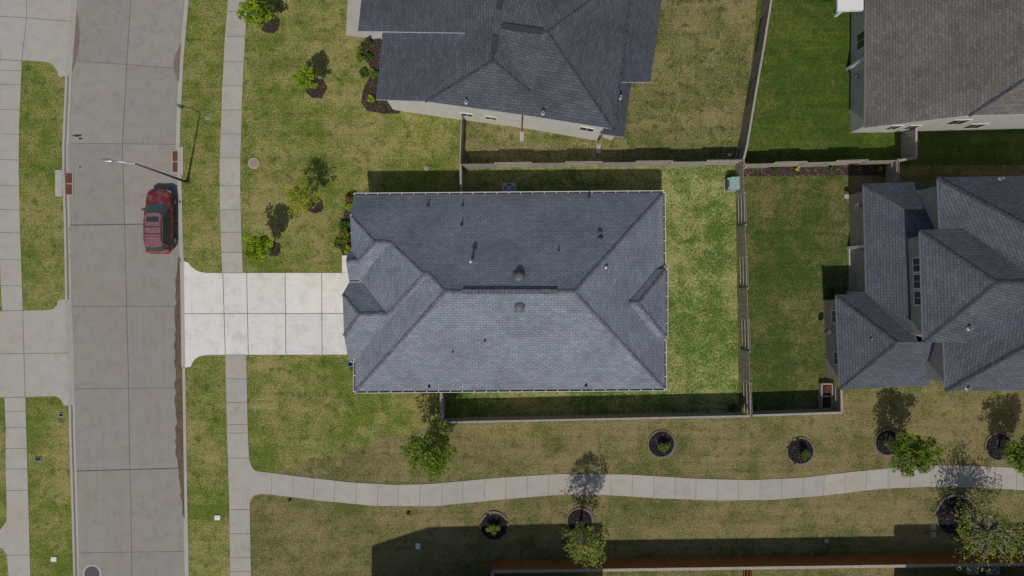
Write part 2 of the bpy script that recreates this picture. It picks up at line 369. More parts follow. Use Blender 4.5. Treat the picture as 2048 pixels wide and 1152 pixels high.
storm(131, 346, 143, 389, 111, 340, 126, 393, 'rusty storm drain at the kerb across the street, wide concrete slab behind')
# ------------------------------------------------------------------ sidewalks, driveways, path
def arc(cx, cy, r, a0, a1, n=8, ry=None):
    ry = ry or r
    return [(cx+r*math.cos(R(a0+(a1-a0)*i/n)), cy+ry*math.sin(R(a0+(a1-a0)*i/n))) for i in range(n+1)]
SL = [(463, -700), (457, 0), (450, 75), (445, 180), (441, 288), (439.5, 335), (440, 400), (442, 470), (445, 546), (449, 650), (451, 709), (454, 850), (456, 910), (459, 1010), (461, 1152), (468, 1900)]
SR = [(505, -700), (496, 0), (490, 80), (485, 180), (482, 288), (480.5, 335), (481, 400), (483, 470), (486, 546), (490, 640), (492.5, 709), (495.5, 850), (498, 910), (500, 1020), (502, 1152), (510, 1900)]
dr = sub(EB, 523, 735)[::-1]
drv = [(376, 524.5)]+[(383, 533), (392, 540), (403, 544.5), (417, 546)]+[(728, 546), (728, 709), (416, 709.5), (402, 711.5), (391, 717), (385, 725), (382, 733.5)]
structp('driveway', [(368, 523)]+drv+sub(EB, 523, 735)[::-1][:-1], .032, M['drive'], .1)
for a, b in ((-700, 546), (709.5, 1900)):
    structp('sidewalk', sub(SL, a, b)+sub(SR, a, b)[::-1], .033, M['walk'] if b > 1000 and a > 1000 else M['walk2'] if 'walk2' in M else M['walk'], .1)
strips('driveway_joint', [[(446, 546), (451, 709)], [(493.5, 546), (497, 709)], [(570.5, 546), (572, 709)], [(643.5, 546), (644.5, 709)], [(370, 627.5), (690, 627)]], .0355, .045)
js = []
for y in (-26, 23, 73, 124, 172, 220, 268, 316, 372, 420, 464.5, 505, 546, 709.5, 757.5, 805, 849, 866, 916, 1019, 1067, 1115, 1143):
    js.append([(atY(SL, y)+.5, y), (atY(SR, y)-.5, y)])
strips('sidewalk_joint', js, .0365, .035)
TE = [(502, 929), (506, 937), (513, 942), (600, 953), (700, 964.5), (790, 969.5), (860, 968), (1000, 955), (1120, 947.5), (1250, 948.5), (1400, 957.5), (1500, 960), (1600, 955.5), (1700, 944), (1790, 935), (1870, 930.5), (1960, 932), (2060, 937), (2300, 950), (5000, 1000)]
BE = [(499, 1010), (502, 999), (508, 991), (520, 987.5), (545, 989), (640, 1001), (750, 1011.5), (870, 1012), (1000, 999), (1120, 989), (1200, 989), (1320, 996.5), (1440, 1001), (1550, 999), (1650, 990.5), (1760, 977.5), (1850, 973.5), (1960, 975), (2060, 981), (2300, 1000), (5000, 1060)]
structp('path', [(498, 915)]+TE+BE[::-1], .035, M['walk'], .1)
def onx(pl, x):
    for (x0, y0), (x1, y1) in zip(pl, pl[1:]):
        if x0 <= x <= x1: return y0+(y1-y0)*(x-x0)/(x1-x0)
    return pl[-1][1]
strips('path_joint', [[(x, onx(TE, x)+.5), (x-1, onx(BE, x)-.5)] for x in [544, 587, 628, 670, 713, 756, 797, 840, 884, 926, 970, 1012, 1055, 1098, 1140, 1180, 1222, 1265, 1308, 1350, 1392, 1435, 1477, 1520, 1563, 1606, 1648, 1690, 1732, 1776, 1820, 1862, 1905, 1948, 1990, 2033]], .0385, .022)
# west side of the street
structp('driveway', [(-700, -160)]+sub(WB, -160, 153)+[(118, 153), (116, 145), (111, 136), (104, 128), (96, 124), (43, 120), (-700, 112)], .032, M['walk'], .1)
structp('driveway', [(-700, 624), (46, 621), (98, 620), (108, 617), (114, 611), (117, 600), (131, 598)]+sub(WB, 598, 811)[1:]+[(128, 811), (125, 803), (119, 796), (110, 792), (52, 794), (-700, 800)], .032, M['walk'], .1)
WL = [(-8, 112), (0, 122), (0.5, 200), (-1, 350), (0, 520), (5, 621)]; WR = [(46, 112), (44, 125), (39, 250), (38, 340), (41, 470), (46, 621)]
structp('sidewalk', WL+WR[::-1], .030, M['walk'], .1)
WL2 = [(9, 790), (12, 850), (12, 950), (14, 1010), (14, 1042), (2, 1058), (-40, 1062), (-40, 1092), (5, 1096), (14, 1108), (18, 1152), (24, 1500)]
WR2 = [(51, 790), (53, 860), (57, 1000), (61, 1152), (70, 1500)]
structp('sidewalk', WL2+WR2[::-1], .030, M['walk'], .1)
strips('driveway_joint', [[(-60, 30), (2, 33), (54, 36), (140, 43)], [(53, -60), (54, 36), (44, 122)], [(-3, 33), (1, 122)], [(0, 119), (44, 122)], [(-60, 708), (135, 706)], [(46, 621), (51, 793)], [(0, 622), (47, 621)], [(9, 795), (52, 794)]], .0355, .035)
strips('sidewalk_joint', [[(1, y), (atY(WR, y), y+1)] for y in (141, 169, 219, 268, 319, 371, 419, 465, 519, 571)]+[[(11, y), (atY(WR2, y), y)] for y in (823, 855, 897, 938, 981)]+[[(15, 1110), (59, 1110)]], .0335, .03)
def tones(name, cells, z, mats):
    random.seed(len(cells)*3+7); mb = MB()
    for c4 in cells:
        mi = random.choice((0, 1, 2, 3))
        if mi == 3: continue
        P = [W(*p) for p in c4]; a_ = sum(P[i].x*P[(i+1) % 4].y-P[(i+1) % 4].x*P[i].y for i in range(4)); P = P if a_ > 0 else P[::-1]
        mb.poly([Vector((p.x, p.y, z)) for p in P], mi)
    mb.build(name, mats, kind='structure')
def tone3(nm, col, st, sd):
    return [concrete(nm+'_slab', tuple(x*k_*w_ for x, w_ in zip(col, (1, wv, wv*wv))), st, (1, .96, .9), sd+q*7) for q, (k_, wv) in enumerate(((.95, 1), (1.045, .99), (.985, .982)))]
js2 = sorted([-26, 23, 73, 124, 172, 220, 268, 316, 372, 420, 464.5, 505, 546])
cl = [[(atY(SL, p), p), (atY(SR, p), p), (atY(SR, q), q), (atY(SL, q), q)] for p, q in zip(js2, js2[1:])]
js2 = [709.5, 757.5, 805, 849, 866, 916, 1019, 1067, 1115, 1143]
cl += [[(atY(SL, p), p), (atY(SR, p), p), (atY(SR, q), q), (atY(SL, q), q)] for p, q in zip(js2, js2[1:])]
tones('sidewalk_slab', cl, .0348, tone3('walk', (.42, .40, .37), .2, 40))
xs_ = [544, 587, 628, 670, 713, 756, 797, 840, 884, 926, 970, 1012, 1055, 1098, 1140, 1180, 1222, 1265, 1308, 1350, 1392, 1435, 1477, 1520, 1563, 1606, 1648, 1690, 1732, 1776, 1820, 1862, 1905, 1948, 1990, 2033]
tones('path_slab', [[(p, onx(TE, p)+.3), (q, onx(TE, q)+.3), (q, onx(BE, q)-.3), (p, onx(BE, p)-.3)] for p, q in zip(xs_, xs_[1:])], .0368, tone3('path', (.42, .40, .365), .16, 60))
xc = [(447, 451), (493.5, 497), (570.5, 572), (643.5, 644.5), (727, 727)]
cl = []
for (a0, a1), (b0, b1) in zip(xc, xc[1:]):
    am, bm_ = (a0+a1)/2, (b0+b1)/2; cl += [[(a0, 546), (b0, 546), (bm_, 627.5), (am, 627.5)], [(am, 627.5), (bm_, 627.5), (b1, 709), (a1, 709)]]
tones('driveway_slab', cl, .0338, tone3('drive', (.74, .725, .70), .24, 80))
CLN = [(262, -300), (260, 0), (252, 120), (243, 290), (247, 430), (251, 600), (255, 750), (257, 900), (260, 1010), (262, 1152), (266, 1500)]
jy = [-34, 128, 287, 449, 613, 777, 940, 1105, 1270]; cl = []
for p, q in zip(jy, jy[1:]):
    cl += [[(atY(WB, p)+12, p), (atY(CLN, p), p), (atY(CLN, q), q), (atY(WB, q)+12, q)], [(atY(CLN, p), p), (atY(EB, p)-12, p), (atY(EB, q)-12, q), (atY(CLN, q), q)]]
tones('street_slab', cl, -.1185, tone3('street', (.30, .285, .262), .2, 100))
# front walk and slabs
structp('walkway', [(684, 511), (720, 509), (720, 545.5), (684.5, 545.5)], .026, M['drive'], .1)
structp('porch_slab', [(703, -120), (692, 71), (752, 79), (800, 62), (800, -120)], .06, M['walk'], .1)
structp('patio_slab', [(1697, 492), (1760, 492), (1760, 590), (1697, 590)], .06, M['walk'], .1)
# ------------------------------------------------------------------ houses
def roof_planes(name, planes, mats, parent, th=.16):
    mb = MB()
    for pl in planes:
        P = [W(*p) for p in pl]
        n = Vector((0, 0, 0))
        for i in range(len(P)): 
            a, b = P[i], P[(i+1) % len(P)]; n += Vector(((a.y-b.y)*(a.z+b.z), (a.z-b.z)*(a.x+b.x), (a.x-b.x)*(a.y+b.y)))
        if n.z < 0: P = P[::-1]; n = -n
        n.normalize(); e = Vector((0, 0, 1)).cross(n)
        e = e.normalized() if e.length > 1e-3 else Vector((1, 0, 0)); d = n.cross(e)
        k = len(P); lo = [p-Vector((0, 0, th)) for p in P]; uvt = [(p.dot(e), p.dot(d)) for p in P]
        cen = sum(P, Vector())/k
        mb.add(P+lo, [list(range(k))], 0, [uvt])
        b = len(mb.v)-2*k
        mb.f.append([b+k+i for i in range(k)][::-1]); mb.m.append(1); mb.uv.append(None)
        for i in range(k):
            j = (i+1) % k; mb.f.append([b+i, b+k+i, b+k+j, b+j]); mb.m.append(1); mb.uv.append(None)
    bm_o = mb.build(name, mats, parent)
    return bm_o
def walls(parent, pts, mat, closed=True, name='wall', **tags):
    """pts: world (x,y,ztop[,zbottom]) around the building"""
    mb = MB(); n = len(pts); u = 0
    for i in range(n if closed else n-1):
        a = pts[i]; b = pts[(i+1) % n]; za = a[3] if len(a) > 3 else 0; zb = b[3] if len(b) > 3 else 0
        l = math.hypot(b[0]-a[0], b[1]-a[1])
        vs = [(a[0], a[1], za), (b[0], b[1], zb), (b[0], b[1], b[2]), (a[0], a[1], a[2])]
        mb.add(vs, [[0, 1, 2, 3]], 0, [[(u, za), (u+l, zb), (u+l, b[2]), (u, a[2])]]); u += l
    return mb.build(name, mat, parent, **tags)
def window(parent, a, b, t, z, wd, ht, out, name='window', glass=True, fr=None):
    """on the wall from a to b (world xy), at fraction t, out = outward 2d sign"""
    a = Vector((a[0], a[1], 0)); b = Vector((b[0], b[1], 0)); d = (b-a).normalized(); nrm = Vector((d.y, -d.x, 0))*out
    c = a+(b-a)*t+Vector((0, 0, z)); rz = math.atan2(d.y, d.x)
    mb = MB()
    for s_ in (-1, 1):
        q = c+d*s_*(wd/2)+nrm*.01; mb.box(q, (.07, .04, ht+.07), rz)
        q = c+Vector((0, 0, s_*ht/2))+nrm*.012; mb.box(q, (wd-.07, .05, .07), rz)
    q = c+nrm*.01; mb.box(q, (.03, .05, ht-.08), rz)
    w_ = mb.build(name, fr or M['white'], parent)
    mb = MB(); mb.box(c+nrm*.01, (wd-.07, .035, ht-.07), rz); mb.build('pane', M['glass'], w_)
    return w_
def caps(parent, segs, mat, wd=.30, name='ridge_cap'):
    for a, b in segs:
        mb = MB(); ds = []
        A = W(*a)+Vector((0, 0, .012)); B = W(*b)+Vector((0, 0, .012)); L_ = (B-A).length; n = max(1, int(L_/.28)); d = (B-A)/n
        sx = d.cross(Vector((0, 0, 1))).normalized()
        for i in range(n):
            p = A+d*i; q = p+d*1.06; wv = wd/2*random.uniform(.82, 1.12); dr_ = Vector((0, 0, .075))
            up = Vector((0, 0, .02))
            mb.add([p-sx*wv-dr_+up, p+up*1.4, p+sx*wv-dr_+up, q-sx*wv-dr_, q, q+sx*wv-dr_], [[0, 1, 4, 3][::-1], [1, 2, 5, 4][::-1], [0, 1, 2], [3, 0, 2, 5]])
        mb.build(name, mat, parent)
def gutter(parent, runs, n_m=.82, gm='white'):
    for a, b in runs:
        A = W(*a); B = W(*b); d = (B-A).normalized(); nrm = Vector((d.y, -d.x, 0)); mb = MB(); L_ = (B-A).length
        mb.bar(A+nrm*.13-Vector((0, 0, .03)), B+nrm*.13-Vector((0, 0, .03)), .028, .12)
        mb.bar(A+nrm*.065-Vector((0, 0, .1)), B+nrm*.065-Vector((0, 0, .1)), .12, .015, 1)
        k = int(L_/n_m)
        for i in range(k+1):
            p = A+d*(L_*i/max(1, k)); mb.bar(p+nrm*.0+Vector((0, 0, .03)), p+nrm*.14+Vector((0, 0, .035)), .045, .012)
        for p in (A, B): mb.bar(p+Vector((0, 0, -.03)), p+nrm*.14+Vector((0, 0, -.03)), .02, .12)
        mb.build('gutter', [M[gm], M['trough']], parent)
def pipe(parent, px, py, h, r=.05, ht=.35, mat=None):
    mb = MB(); c = W(px, py, h); mb.lathe(c-Vector((0, 0, .1)), [(r*2.6, 0), (r*2.4, .12), (r*1.3, .18), (r, .2), (r, ht), (r*.7, ht), (r*.7, ht-.05)], 10)
    return mb.build('vent_pipe', mat or M['lead'], parent, smooth=False)
# --- main house
H = thing('house', W(1024, 583), 'one-storey house with blue-grey shingle roof and broad white driveway, in the middle of the picture', 'house')
a = (708.5, 390, 2.8); b = (700, 430, 3.84); c = (750, 484, 5.04); d = (780, 484, 5.04); e = (848, 548, 6.36); f = (860, 548, 6.36); g_ = (890, 583, 7.1)
h = (1148, 583, 7.1); i_ = (1326.5, 385, 2.8); j = (1329.5, 777.5, 2.8); k = (710.5, 782.5, 2.8); l = (710.5, 719, 2.8)
m_ = (718, 628, 4.95); n_ = (775, 628, 4.95); q1 = (685, 588, 4.02); q2 = (688, 672, 4.02); p1 = (697, 720, 2.9)
o_ = (720, 560, 3.6); s_ = (698, 560, 3.6); o2 = (720, 562, 3.5); s2 = (700, 562, 3.45)
t_ = (692, 522, 4.5); u_ = (717, 522, 4.5); w_ = (703, 501, 3.84); x_ = (696, 503, 3.84)
r1 = (1258, 606, 4.68); r2 = (1276, 606, 4.68); r3 = (1332, 538, 3.25); r4 = (1332, 674, 3.25); r5 = (1314, 538, 3.25); r6 = (1315, 674, 3.25)
planes = [[a, b, c, d, e, f, g_, h, i_], [g_, k, j, h], [g_, f, l, k], [h, j, i_], [b, w_, u_, c], [t_, u_, w_, x_], [t_, s_, o_, d, c, u_], [d, o_, n_, e], [s2, q1, m_, n_, o2], [q1, q2, m_], [m_, q2, p1, l, f, n_], [e, n_, f],
          [r1, r2, r3, r5], [r2, r4, r3], [r1, r6, r4, r2]]
roof = roof_planes('roof', planes, [M['roof'], M['fascia']], H)
caps(roof, [(a and b, c), (d, e), (f, g_), (g_, k), (h, i_), (h, j), (c, u_), (e, n_), (q1, m_), (m_, q2), (r2, r3), (r2, r4), (c, d), (e, f), (m_, n_), (t_, u_), (r1, r2), (g_, h)], M['cap'], .27)
gutter(roof, [(k, j), (j, (1328.5, 680, 2.8)), (r4, r3), ((1327.5, 530, 2.8), i_), (i_, a), (w_, b), (s_, o_), (l, k), ((718, 719, 2.8), l)])
gutter(roof, [((702, 720, 2.82), (709, 720, 2.82))])
mb = MB(); A = W(925, 583.5, 7.1); B = W(1115, 583.5, 7.1)
mb.bar(A+Vector((0, 0, .07)), B+Vector((0, 0, .07)), .3, .05); mb.bar(A+Vector((0, 0, .03)), B+Vector((0, 0, .03)), .26, .08, 1)
for q in range(26):
    p = A+(B-A)*(q+.5)/26; mb.bar(p+Vector((0, -.14, .1)), p+Vector((0, .14, .1)), .03, .012, 1)
mb.build('ridge_vent', [M['cap'], M['lead']], roof)
for (px, py, hh) in ((1038, 554, 6.55), (1039, 613, 6.5)):
    mb = MB(); cc = W(px, py, hh); mb.lathe(cc-Vector((0, 0, .25)), [(.3, 0), (.3, .3), (.34, .31), (.34, .36), (.3, .43), (.2, .48), (.06, .5)], 22); mb.box(cc-Vector((0, 0, .22)), (.75, .75, .05))
    mb.build('roof_vent', M['vent'], roof, smooth=True)
for (px, py, hh) in ((856, 411, 3.4), (925, 411, 3.4), (923, 450, 4.35), (1178, 393, 3.05), (1117, 501, 5.35), (970, 681, 5.0), (906, 703, 4.5), (858, 773, 3.05), (1172, 771, 3.05)):
    pipe(roof, px, py, hh, .045, .42)
for (px, py, hh) in ((1200, 466, 4.7), (1201, 479, 5.0)): pipe(roof, px, py, hh, .08, .3, M['vent'])
for (px, py, hh, ht) in ((943, 524, 5.85, .95), (1210, 535, 5.3, .5)):
    mb = MB(); cc = W(px, py, hh); mb.lathe(cc-Vector((0, 0, .12)), [(.22, 0), (.14, .15), (.085, .2), (.085, ht), (.16, ht+.01), (.15, ht+.12), (.05, ht+.2)], 14)
    mb.build('flue', M['metal'], roof, smooth=True)
def PW(px, py, h_, dx=0, dy=0, zt=None, zb=0):
    v = W(px, py, h_); return (v.x+dx, v.y+dy, zt if zt is not None else h_, zb)
ov = .42
wl = [PW(707, 386, 2.8, ov, -ov, 2.72), PW(700, 430, 3.84, ov, -.0, 3.75), PW(703, 501, 3.84, ov, .1, 3.75), PW(703, 501, 3.84, 1.6, .1, 3.75), PW(720, 560, 3.5, 1.0, -.2, 3.5), PW(700, 562, 3.45, ov, -.2, 3.5), PW(685, 588, 4.02, ov, 0, 3.9), PW(688, 672, 4.02, ov, 0, 3.9), PW(697, 720, 2.9, ov, ov, 2.78),
      PW(707, 720, 2.8, ov, ov, 2.7), PW(707, 786, 2.8, ov, ov, 2.72), PW(1333, 781, 2.8, -ov, ov, 2.72), PW(1330, 676, 2.8, -ov, ov, 2.72), PW(1335, 676, 3.25, -ov, ov, 2.95), PW(1335, 536, 3.25, -ov, -ov, 2.95), PW(1330, 536, 2.8, -ov, -ov, 2.72), PW(1330, 381, 2.8, -ov, -ov, 2.72)]
walls(H, wl, M['brick'])
S_a, S_b = wl[10], wl[11]
for t in (.15, .35, .6, .85): window(H, S_a, S_b, t, 1.5, 1.0, 1.3, 1)
for t in (.3, .7): window(H, wl[16], wl[0], t, 1.5, .9, 1.2, 1)
window(H, wl[13], wl[14], .5, 1.4, 2.0, 1.5, 1); window(H, wl[11], wl[12], .5, 1.5, 1.2, 1.4, 1); window(H, wl[1], wl[2], .5, 1.5, 1.4, 1.5, 1)
mb = MB(); gx = (wl[6][0]+wl[7][0])/2-.03; gy = (wl[6][1]+wl[7][1])/2
for r_ in range(4): mb.box((gx, gy, .32+.56*r_), (.05, 4.7 if abs(wl[6][1]-wl[7][1]) > 4.8 else abs(wl[6][1]-wl[7][1])-.2, .54))
mb.build('garage_door', M['white'], H)
mb = MB(); mb.box((wl[3][0]+.05, (wl[3][1]+wl[4][1])/2, 1.05), (.06, .95, 2.1)); fd = mb.build('door', M['rust'], H)
# --- generic helpers for neighbours
def house(loc, label): return thing('house', W(*loc), label, 'house', 'neighbouring houses')
# --- north house
N = house((1000, 60), 'two-storey neighbour house with dimmed grey roof and pale side wall, above the centre')
A1 = (765, 65, 4.3); A2 = (752, 199, 4.3); A3 = (850, 202.5, 5.5); A4 = (986, 119, 7.05); A5 = (1062, 183, 6.1); A6 = (1057, 231, 5.5); A7 = (1226, 258, 5.5); A8 = (1095, 62, 7.5); A9 = (1000, 50, 7.3); A10 = (990, 75, 7.2)
NE0 = (1258, 0, 5.5); NE = (1276, -130, 5.5); V5 = (1062, 190, 6.0)
planesN = [[A1, A2, A3, A4, A10, A9, (1005, -130, 7.5), (783, -130, 4.3)], [A3, (1046, 229.5, 5.5), (1057, 231, 5.52), A5, A4], [A4, A5, A6, V5, A10], [A10, V5, A9], [A9, V5, A8], [V5, A6, A7, A8], [A8, A7, NE0, NE, (1205, -20, 6.4)], [A9, A8, (1205, -20, 6.4), (1230, -130, 6.2), (1005, -130, 7.5)]]
rN = roof_planes('roof', planesN, [M['roof_n'], M['fascia']], N)
roof_planes('garage_roof', [[(736, -130, 3.85), (716, 62, 3.85), (930, 65.5, 6.6), (965, -130, 7.25)]], [M['roof_n'], M['fascia']], N, .2)
lowE = [[(1270, -130, 3.9), (1236, 259, 3.9), (1248, 274, 3.0), (1262, 164, 3.0), (1301, 164, 3.0), (1338, -130, 3.0)][::1]]
roof_planes('lower_roof', [[(1262, -130, 4.4), (1236, 164, 4.4), (1301, 164, 3.0), (1341, -130, 3.0)], [(1236, 164, 4.3), (1222, 258, 3.9), (1248, 274, 3.0), (1263, 164, 3.3)], [(1222, 258, 3.9), (1200, 256, 3.3), (1202, 268, 2.95), (1248, 274, 3.0)]], [M['roof_n'], M['fascia']], N)
caps(rN, [(A3, A4), (A4, A5), (A8, A7), (A9, A8), (A8, (1205, -20, 6.4)), (A4, A10)], M['cap2'], .26)
for pa, pb in (((1005, 53, 7.35), (1085, 64, 7.5)), ((991, 72, 7.22), (987, 106, 7.12)), ((1000, -20, 7.4), (998, 20, 7.35))):
    mb = MB(); A = W(*pa); B = W(*pb); mb.bar(A+Vector((0, 0, .08)), B+Vector((0, 0, .08)), .36, .12)
    for q in range(9):
        p = A+(B-A)*(q+.5)/9; dd = (B-A).normalized(); nn = Vector((-dd.y, dd.x, 0)); mb.bar(p-nn*.19+Vector((0, 0, .148)), p+nn*.19+Vector((0, 0, .148)), .05, .015, 1)
    mb.build('ridge_vent', [M['lead'], M['cap2']], rN)
wN = [PW(752, 199, 4.3, ov, ov, 4.2), PW(850, 203, 5.5, 0, ov, 5.35), PW(1057, 231, 5.5, 0, ov, 5.35), PW(1226, 258, 5.5, -ov, ov, 5.35), PW(1276, -130, 5.5, -ov, 0, 5.35), PW(783, -130, 4.3, ov, 0, 4.2), PW(765, 65, 4.3, ov, 0, 4.2)]
walls(N, wN, M['side_n'])
walls(N, [PW(718, 62, 3.85, ov+.6, .42, 3.75), PW(905, 66, 4.75, 0, .42, 5.0), PW(905, 20, 4.75, 0, .2, 5.0), PW(738, -120, 3.85, ov+.6, -.1, 3.75)], M['side_n'])
wl_low = [PW(1236, 164, 3, -.3, .3, 2.9), PW(1301, 164, 3, -ov, .45, 2.9), PW(1338, -130, 3, -ov, 0, 2.9)]
walls(N, [PW(1248, 274, 3, -ov, ov, 2.85), PW(1262, 164, 3, -ov, 0, 2.85)]+[PW(1301, 164, 3, -1.9, .05, 2.9), PW(1338, -130, 3, -1.9, 0, 2.9)]+[PW(1215, -130, 3, 0, 0, 2.85), PW(1204, 262, 3, 0, ov, 2.85)], M['side_n'])
for (t, z, wd, ht) in ((.12, 4.9, 1.0, .45), (.55, 4.9, 1.0, .45)): window(N, wN[1], wN[2], t+.15, z, wd, ht, 1)
for t in (.37, .62): window(N, wN[1], wN[2], t, 1.75, .85, .75, 1)
window(N, wN[2], wN[3], .8, 2.9, 1.0, .9, 1)
for (px, h0) in ((1046, 5.4), (1218, 5.4)):
    t = (px-850)/(1226-850); pt = W(px, 231+(px-1057)*.16, 5.5); mb = MB(); yy = pt.y+ov-.07
    mb.tube([(pt.x, pt.y-.02, 5.45), (pt.x, yy, 5.2), (pt.x, yy, .25), (pt.x, yy-.3, .08)], .05, 6); mb.build('downspout', M['rust'] if px == 1046 else M['iron'], N)
    mb = MB(); mb.box((pt.x, yy-.55, .05), (.3, .75, .08)); mb.build('splash_block', M['walk'], N)
for (px, py, hh) in ((932, 204, 5.75), (1086, 226, 5.8), (1240, 195, 4.35)): pipe(rN, px, py, hh, .07, .5, M['metal'])
gutter(rN, [((1226, 258, 5.5), (1276, -130, 5.5))], .9, 'cap2')
# --- north-east house
NEH = house((1880, 100), 'neighbour house with brown-grey shingle roof and white walls, in the upper right corner')
B1 = (1730, 256, 3.0); B2 = (1938, 231, 6.3); B3 = (2100, 125, 8.8)
rB = roof_planes('roof', [[(1733, -130, 3.0), B1, B2, B3, (2100, -130, 8.8)], [B2, (2300, 222, 6.3), (2250, 122, 8.8), B3], [(2100, -130, 8.8), B3, (2250, 122, 8.8), (2300, -130, 8.8)]], [M['roof_t'], M['white']], NEH)
caps(rB, [(B2, B3)], M['cap2'], .26)
wB = [PW(1733, -130, 3, .45, 0, 2.9), PW(1730, 256, 3, .45, .35, 2.9), PW(1938, 231, 6.3, 0, .35, 6.15), PW(2300, 222, 6.3, 0, .35, 6.15)]
walls(NEH, wB, M['side_w'], closed=False)
for t in (.5, .78): window(NEH, wB[1], wB[2], t, 1.6, .8, 1.2, 1)
window(NEH, wB[2], wB[3], .12, 3.0, 1.2, 1.3, 1); window(NEH, wB[2], wB[3], .3, 1.6, 1.2, 1.3, 1)
window(NEH, wB[0], wB[1], .52, 1.6, 1.2, 1.3, 1); pass
roof_planes('porch_roof', [[(1676, -130, 3.0), (1675, 22, 3.0), (1727, 20, 3.3), (1727, -130, 3.3)]], [M['white'], M['white']], NEH, .25)
mb = MB(); q = W(1690, 15, 1.5); mb.box((q.x, q.y, 1.4), (.2, .2, 2.8)); mb.build('porch_post', M['white'], NEH)
mb = MB(); q = W(1712, 130, 1); mb.box((q.x, q.y, 1.4), (.5, .18, 2.8)); mb.build('porch_post', M['white'], NEH)
mb = MB(); q = W(1712, 152, 1.4); mb.lathe((q.x, q.y, 1.2), [(.12, 0), (.2, .25), (.05, .5)], 10); mb.build('wall_lamp', M['iron'], NEH)
# --- east house
E = house((1880, 560), 'neighbour house with stepped dimmed grey hip roofs and beige upper walls, at the right edge')
L1 = (1727, 367, 3.0); L2 = (1845, 364, 3.0); L3 = (1734, 598, 3.0)
# lower wing
lo_p = [[L1, L2, (1876, 455, 5.25), (1869, 457, 5.25)], [L1, (1869, 457, 5.25), (1869, 655, 5.25), (1827, 655, 4.56), (1733, 590, 3.0)],
        [(1672, 590, 3.0), (1733, 588, 3.0), (1827, 655, 4.56), (1836, 684, 4.9), (1795, 684, 4.9)], [(1672, 590, 3.0), (1795, 684, 4.9), (1680, 778, 3.0)],
        [(1680, 778, 3.0), (1795, 684, 4.9), (1886, 684, 4.9), (1858, 772, 3.0)]]
rE1 = roof_planes('lower_roof', lo_p, [M['roof_e'], M['fascia']], E)
caps(rE1, [(L1, (1840, 443, 4.76)), ((1672, 590, 3.0), (1795, 684, 4.9)), ((1795, 684, 4.9), (1680, 778, 3.0))], M['cap2'], .28)
U = 6.5; RA = (2110, 480, 9.2); RB = (2110, 660, 8.8); RC = (1995, 564, 8.35); RD = (2080, 563, 8.35); VE = (2080, 578, 8.3); VB = (1933, 686, 6.85)
up = [[(1876, 355, U), (2300, 346, U), (2300, 480, 9.2), RA], [(1876, 355, U), RA, (2110, 562, 8.6), RD, (1925, 458, U), (1880, 458, U)],
      [(1840, 460, U), (1925, 456, U), RD, RC], [(1840, 460, U), RC, (1847, 685, U)], [(1847, 685, U), RC, RD, VE, VB, (1888, 684.5, U)],
      [(1888, 684, U), VB, VE, (2110, 578, 8.5), RB, (1892, 782, U)], [(1892, 782, U), RB, (2300, 660, 8.8), (2300, 778, U)], [RA, (2300, 480, 9.2), (2300, 660, 8.8), RB]]
rE2 = roof_planes('upper_roof', up, [M['roof_e'], M['fascia']], E)
caps(rE2, [((1876, 355, U), RA), ((1840, 460, U), RC), (RC, (1847, 685, U)), ((1892, 782, U), RB), (RC, RD)], M['cap2'], .3)
walls(E, [PW(1727, 367, 3, ov, -ov, 2.9), PW(1733, 590, 3, ov, 0, 2.9), PW(1672, 590, 3, ov, -ov, 2.9), PW(1680, 778, 3, ov, ov, 2.9), PW(1858, 772, 3, 0, ov, 2.9), PW(1858, 600, 3, 0, 0, 2.9), PW(1845, 364, 3, 0, -ov, 2.9)], M['brick2'])
uw = [PW(1876, 355, U, ov, -ov, U-.1, 0), PW(1880, 458, U, ov, 0, U-.1, 0), PW(1840, 460, U, ov, -ov, U-.1, 0), PW(1847, 685, U, ov, ov, U-.1, 0), PW(1888, 685, U, ov, 0, U-.1, 0), PW(1892, 782, U, ov, ov, U-.1, 0), PW(2300, 778, U, 0, ov, U-.1, 0), PW(2300, 346, U, 0, -ov, U-.1, 0)]
walls(E, uw, M['side_b'], name='upper_wall')
for t in (.28, .45, .62): window(E, uw[2], uw[3], t, 5.45, .95, 1.0, 1)
ew0 = PW(1672, 590, 3, ov, -ov, 2.9); ew1 = PW(1680, 778, 3, ov, ov, 2.9)
for t in (.2, .72): window(E, ew0, ew1, t, 1.9, .9, 1.0, 1)
mb = MB(); q = W(1657, 664, 1.6); mb.lathe((q.x-.02, q.y, 1.3), [(.16, 0), (.22, .2), (.16, .45)], 12); mb.build('meter', M['iron'], E)
mb = MB(); q = W(1716, 412, 2.2); mb.lathe((q.x, q.y, 2.1), [(.02, -.1), (.19, 0), (.22, .04), (.19, .04), (.05, -.02)], 18); mb.tube([(q.x, q.y, 2.05), (q.x+.6, q.y+.1, 1.9)], .03, 6); mb.build('satellite_dish', M['iron'], E)
for yy in (494, 586):
    mb = MB(); q = W(1716, yy, 1.5); mb.box((q.x, q.y, 1.4), (.2, .2, 2.8)); mb.build('porch_post', M['white'], E)
mb = MB(); q = W(1697, 393); q2 = W(1727, 374, 2.8); mb.tube([q2, (q.x+.5, q.y+.1, 2.5), (q.x+.4, q.y, .2), (q.x, q.y, .08)], .05, 6); mb.build('downspout', M['white'], E)
mb = MB(); mb.box((q.x-.1, q.y, .06), (.5, .3, .08)); mb.build('splash_block', M['walk'], E)
for (px, py, hh) in ((1739, 678, 3.9), (1938, 657, 7.2), (1934, 776, 6.6), (2000, 358, 6.6)): pipe(rE2, px, py, hh, .07, .45, M['metal'])
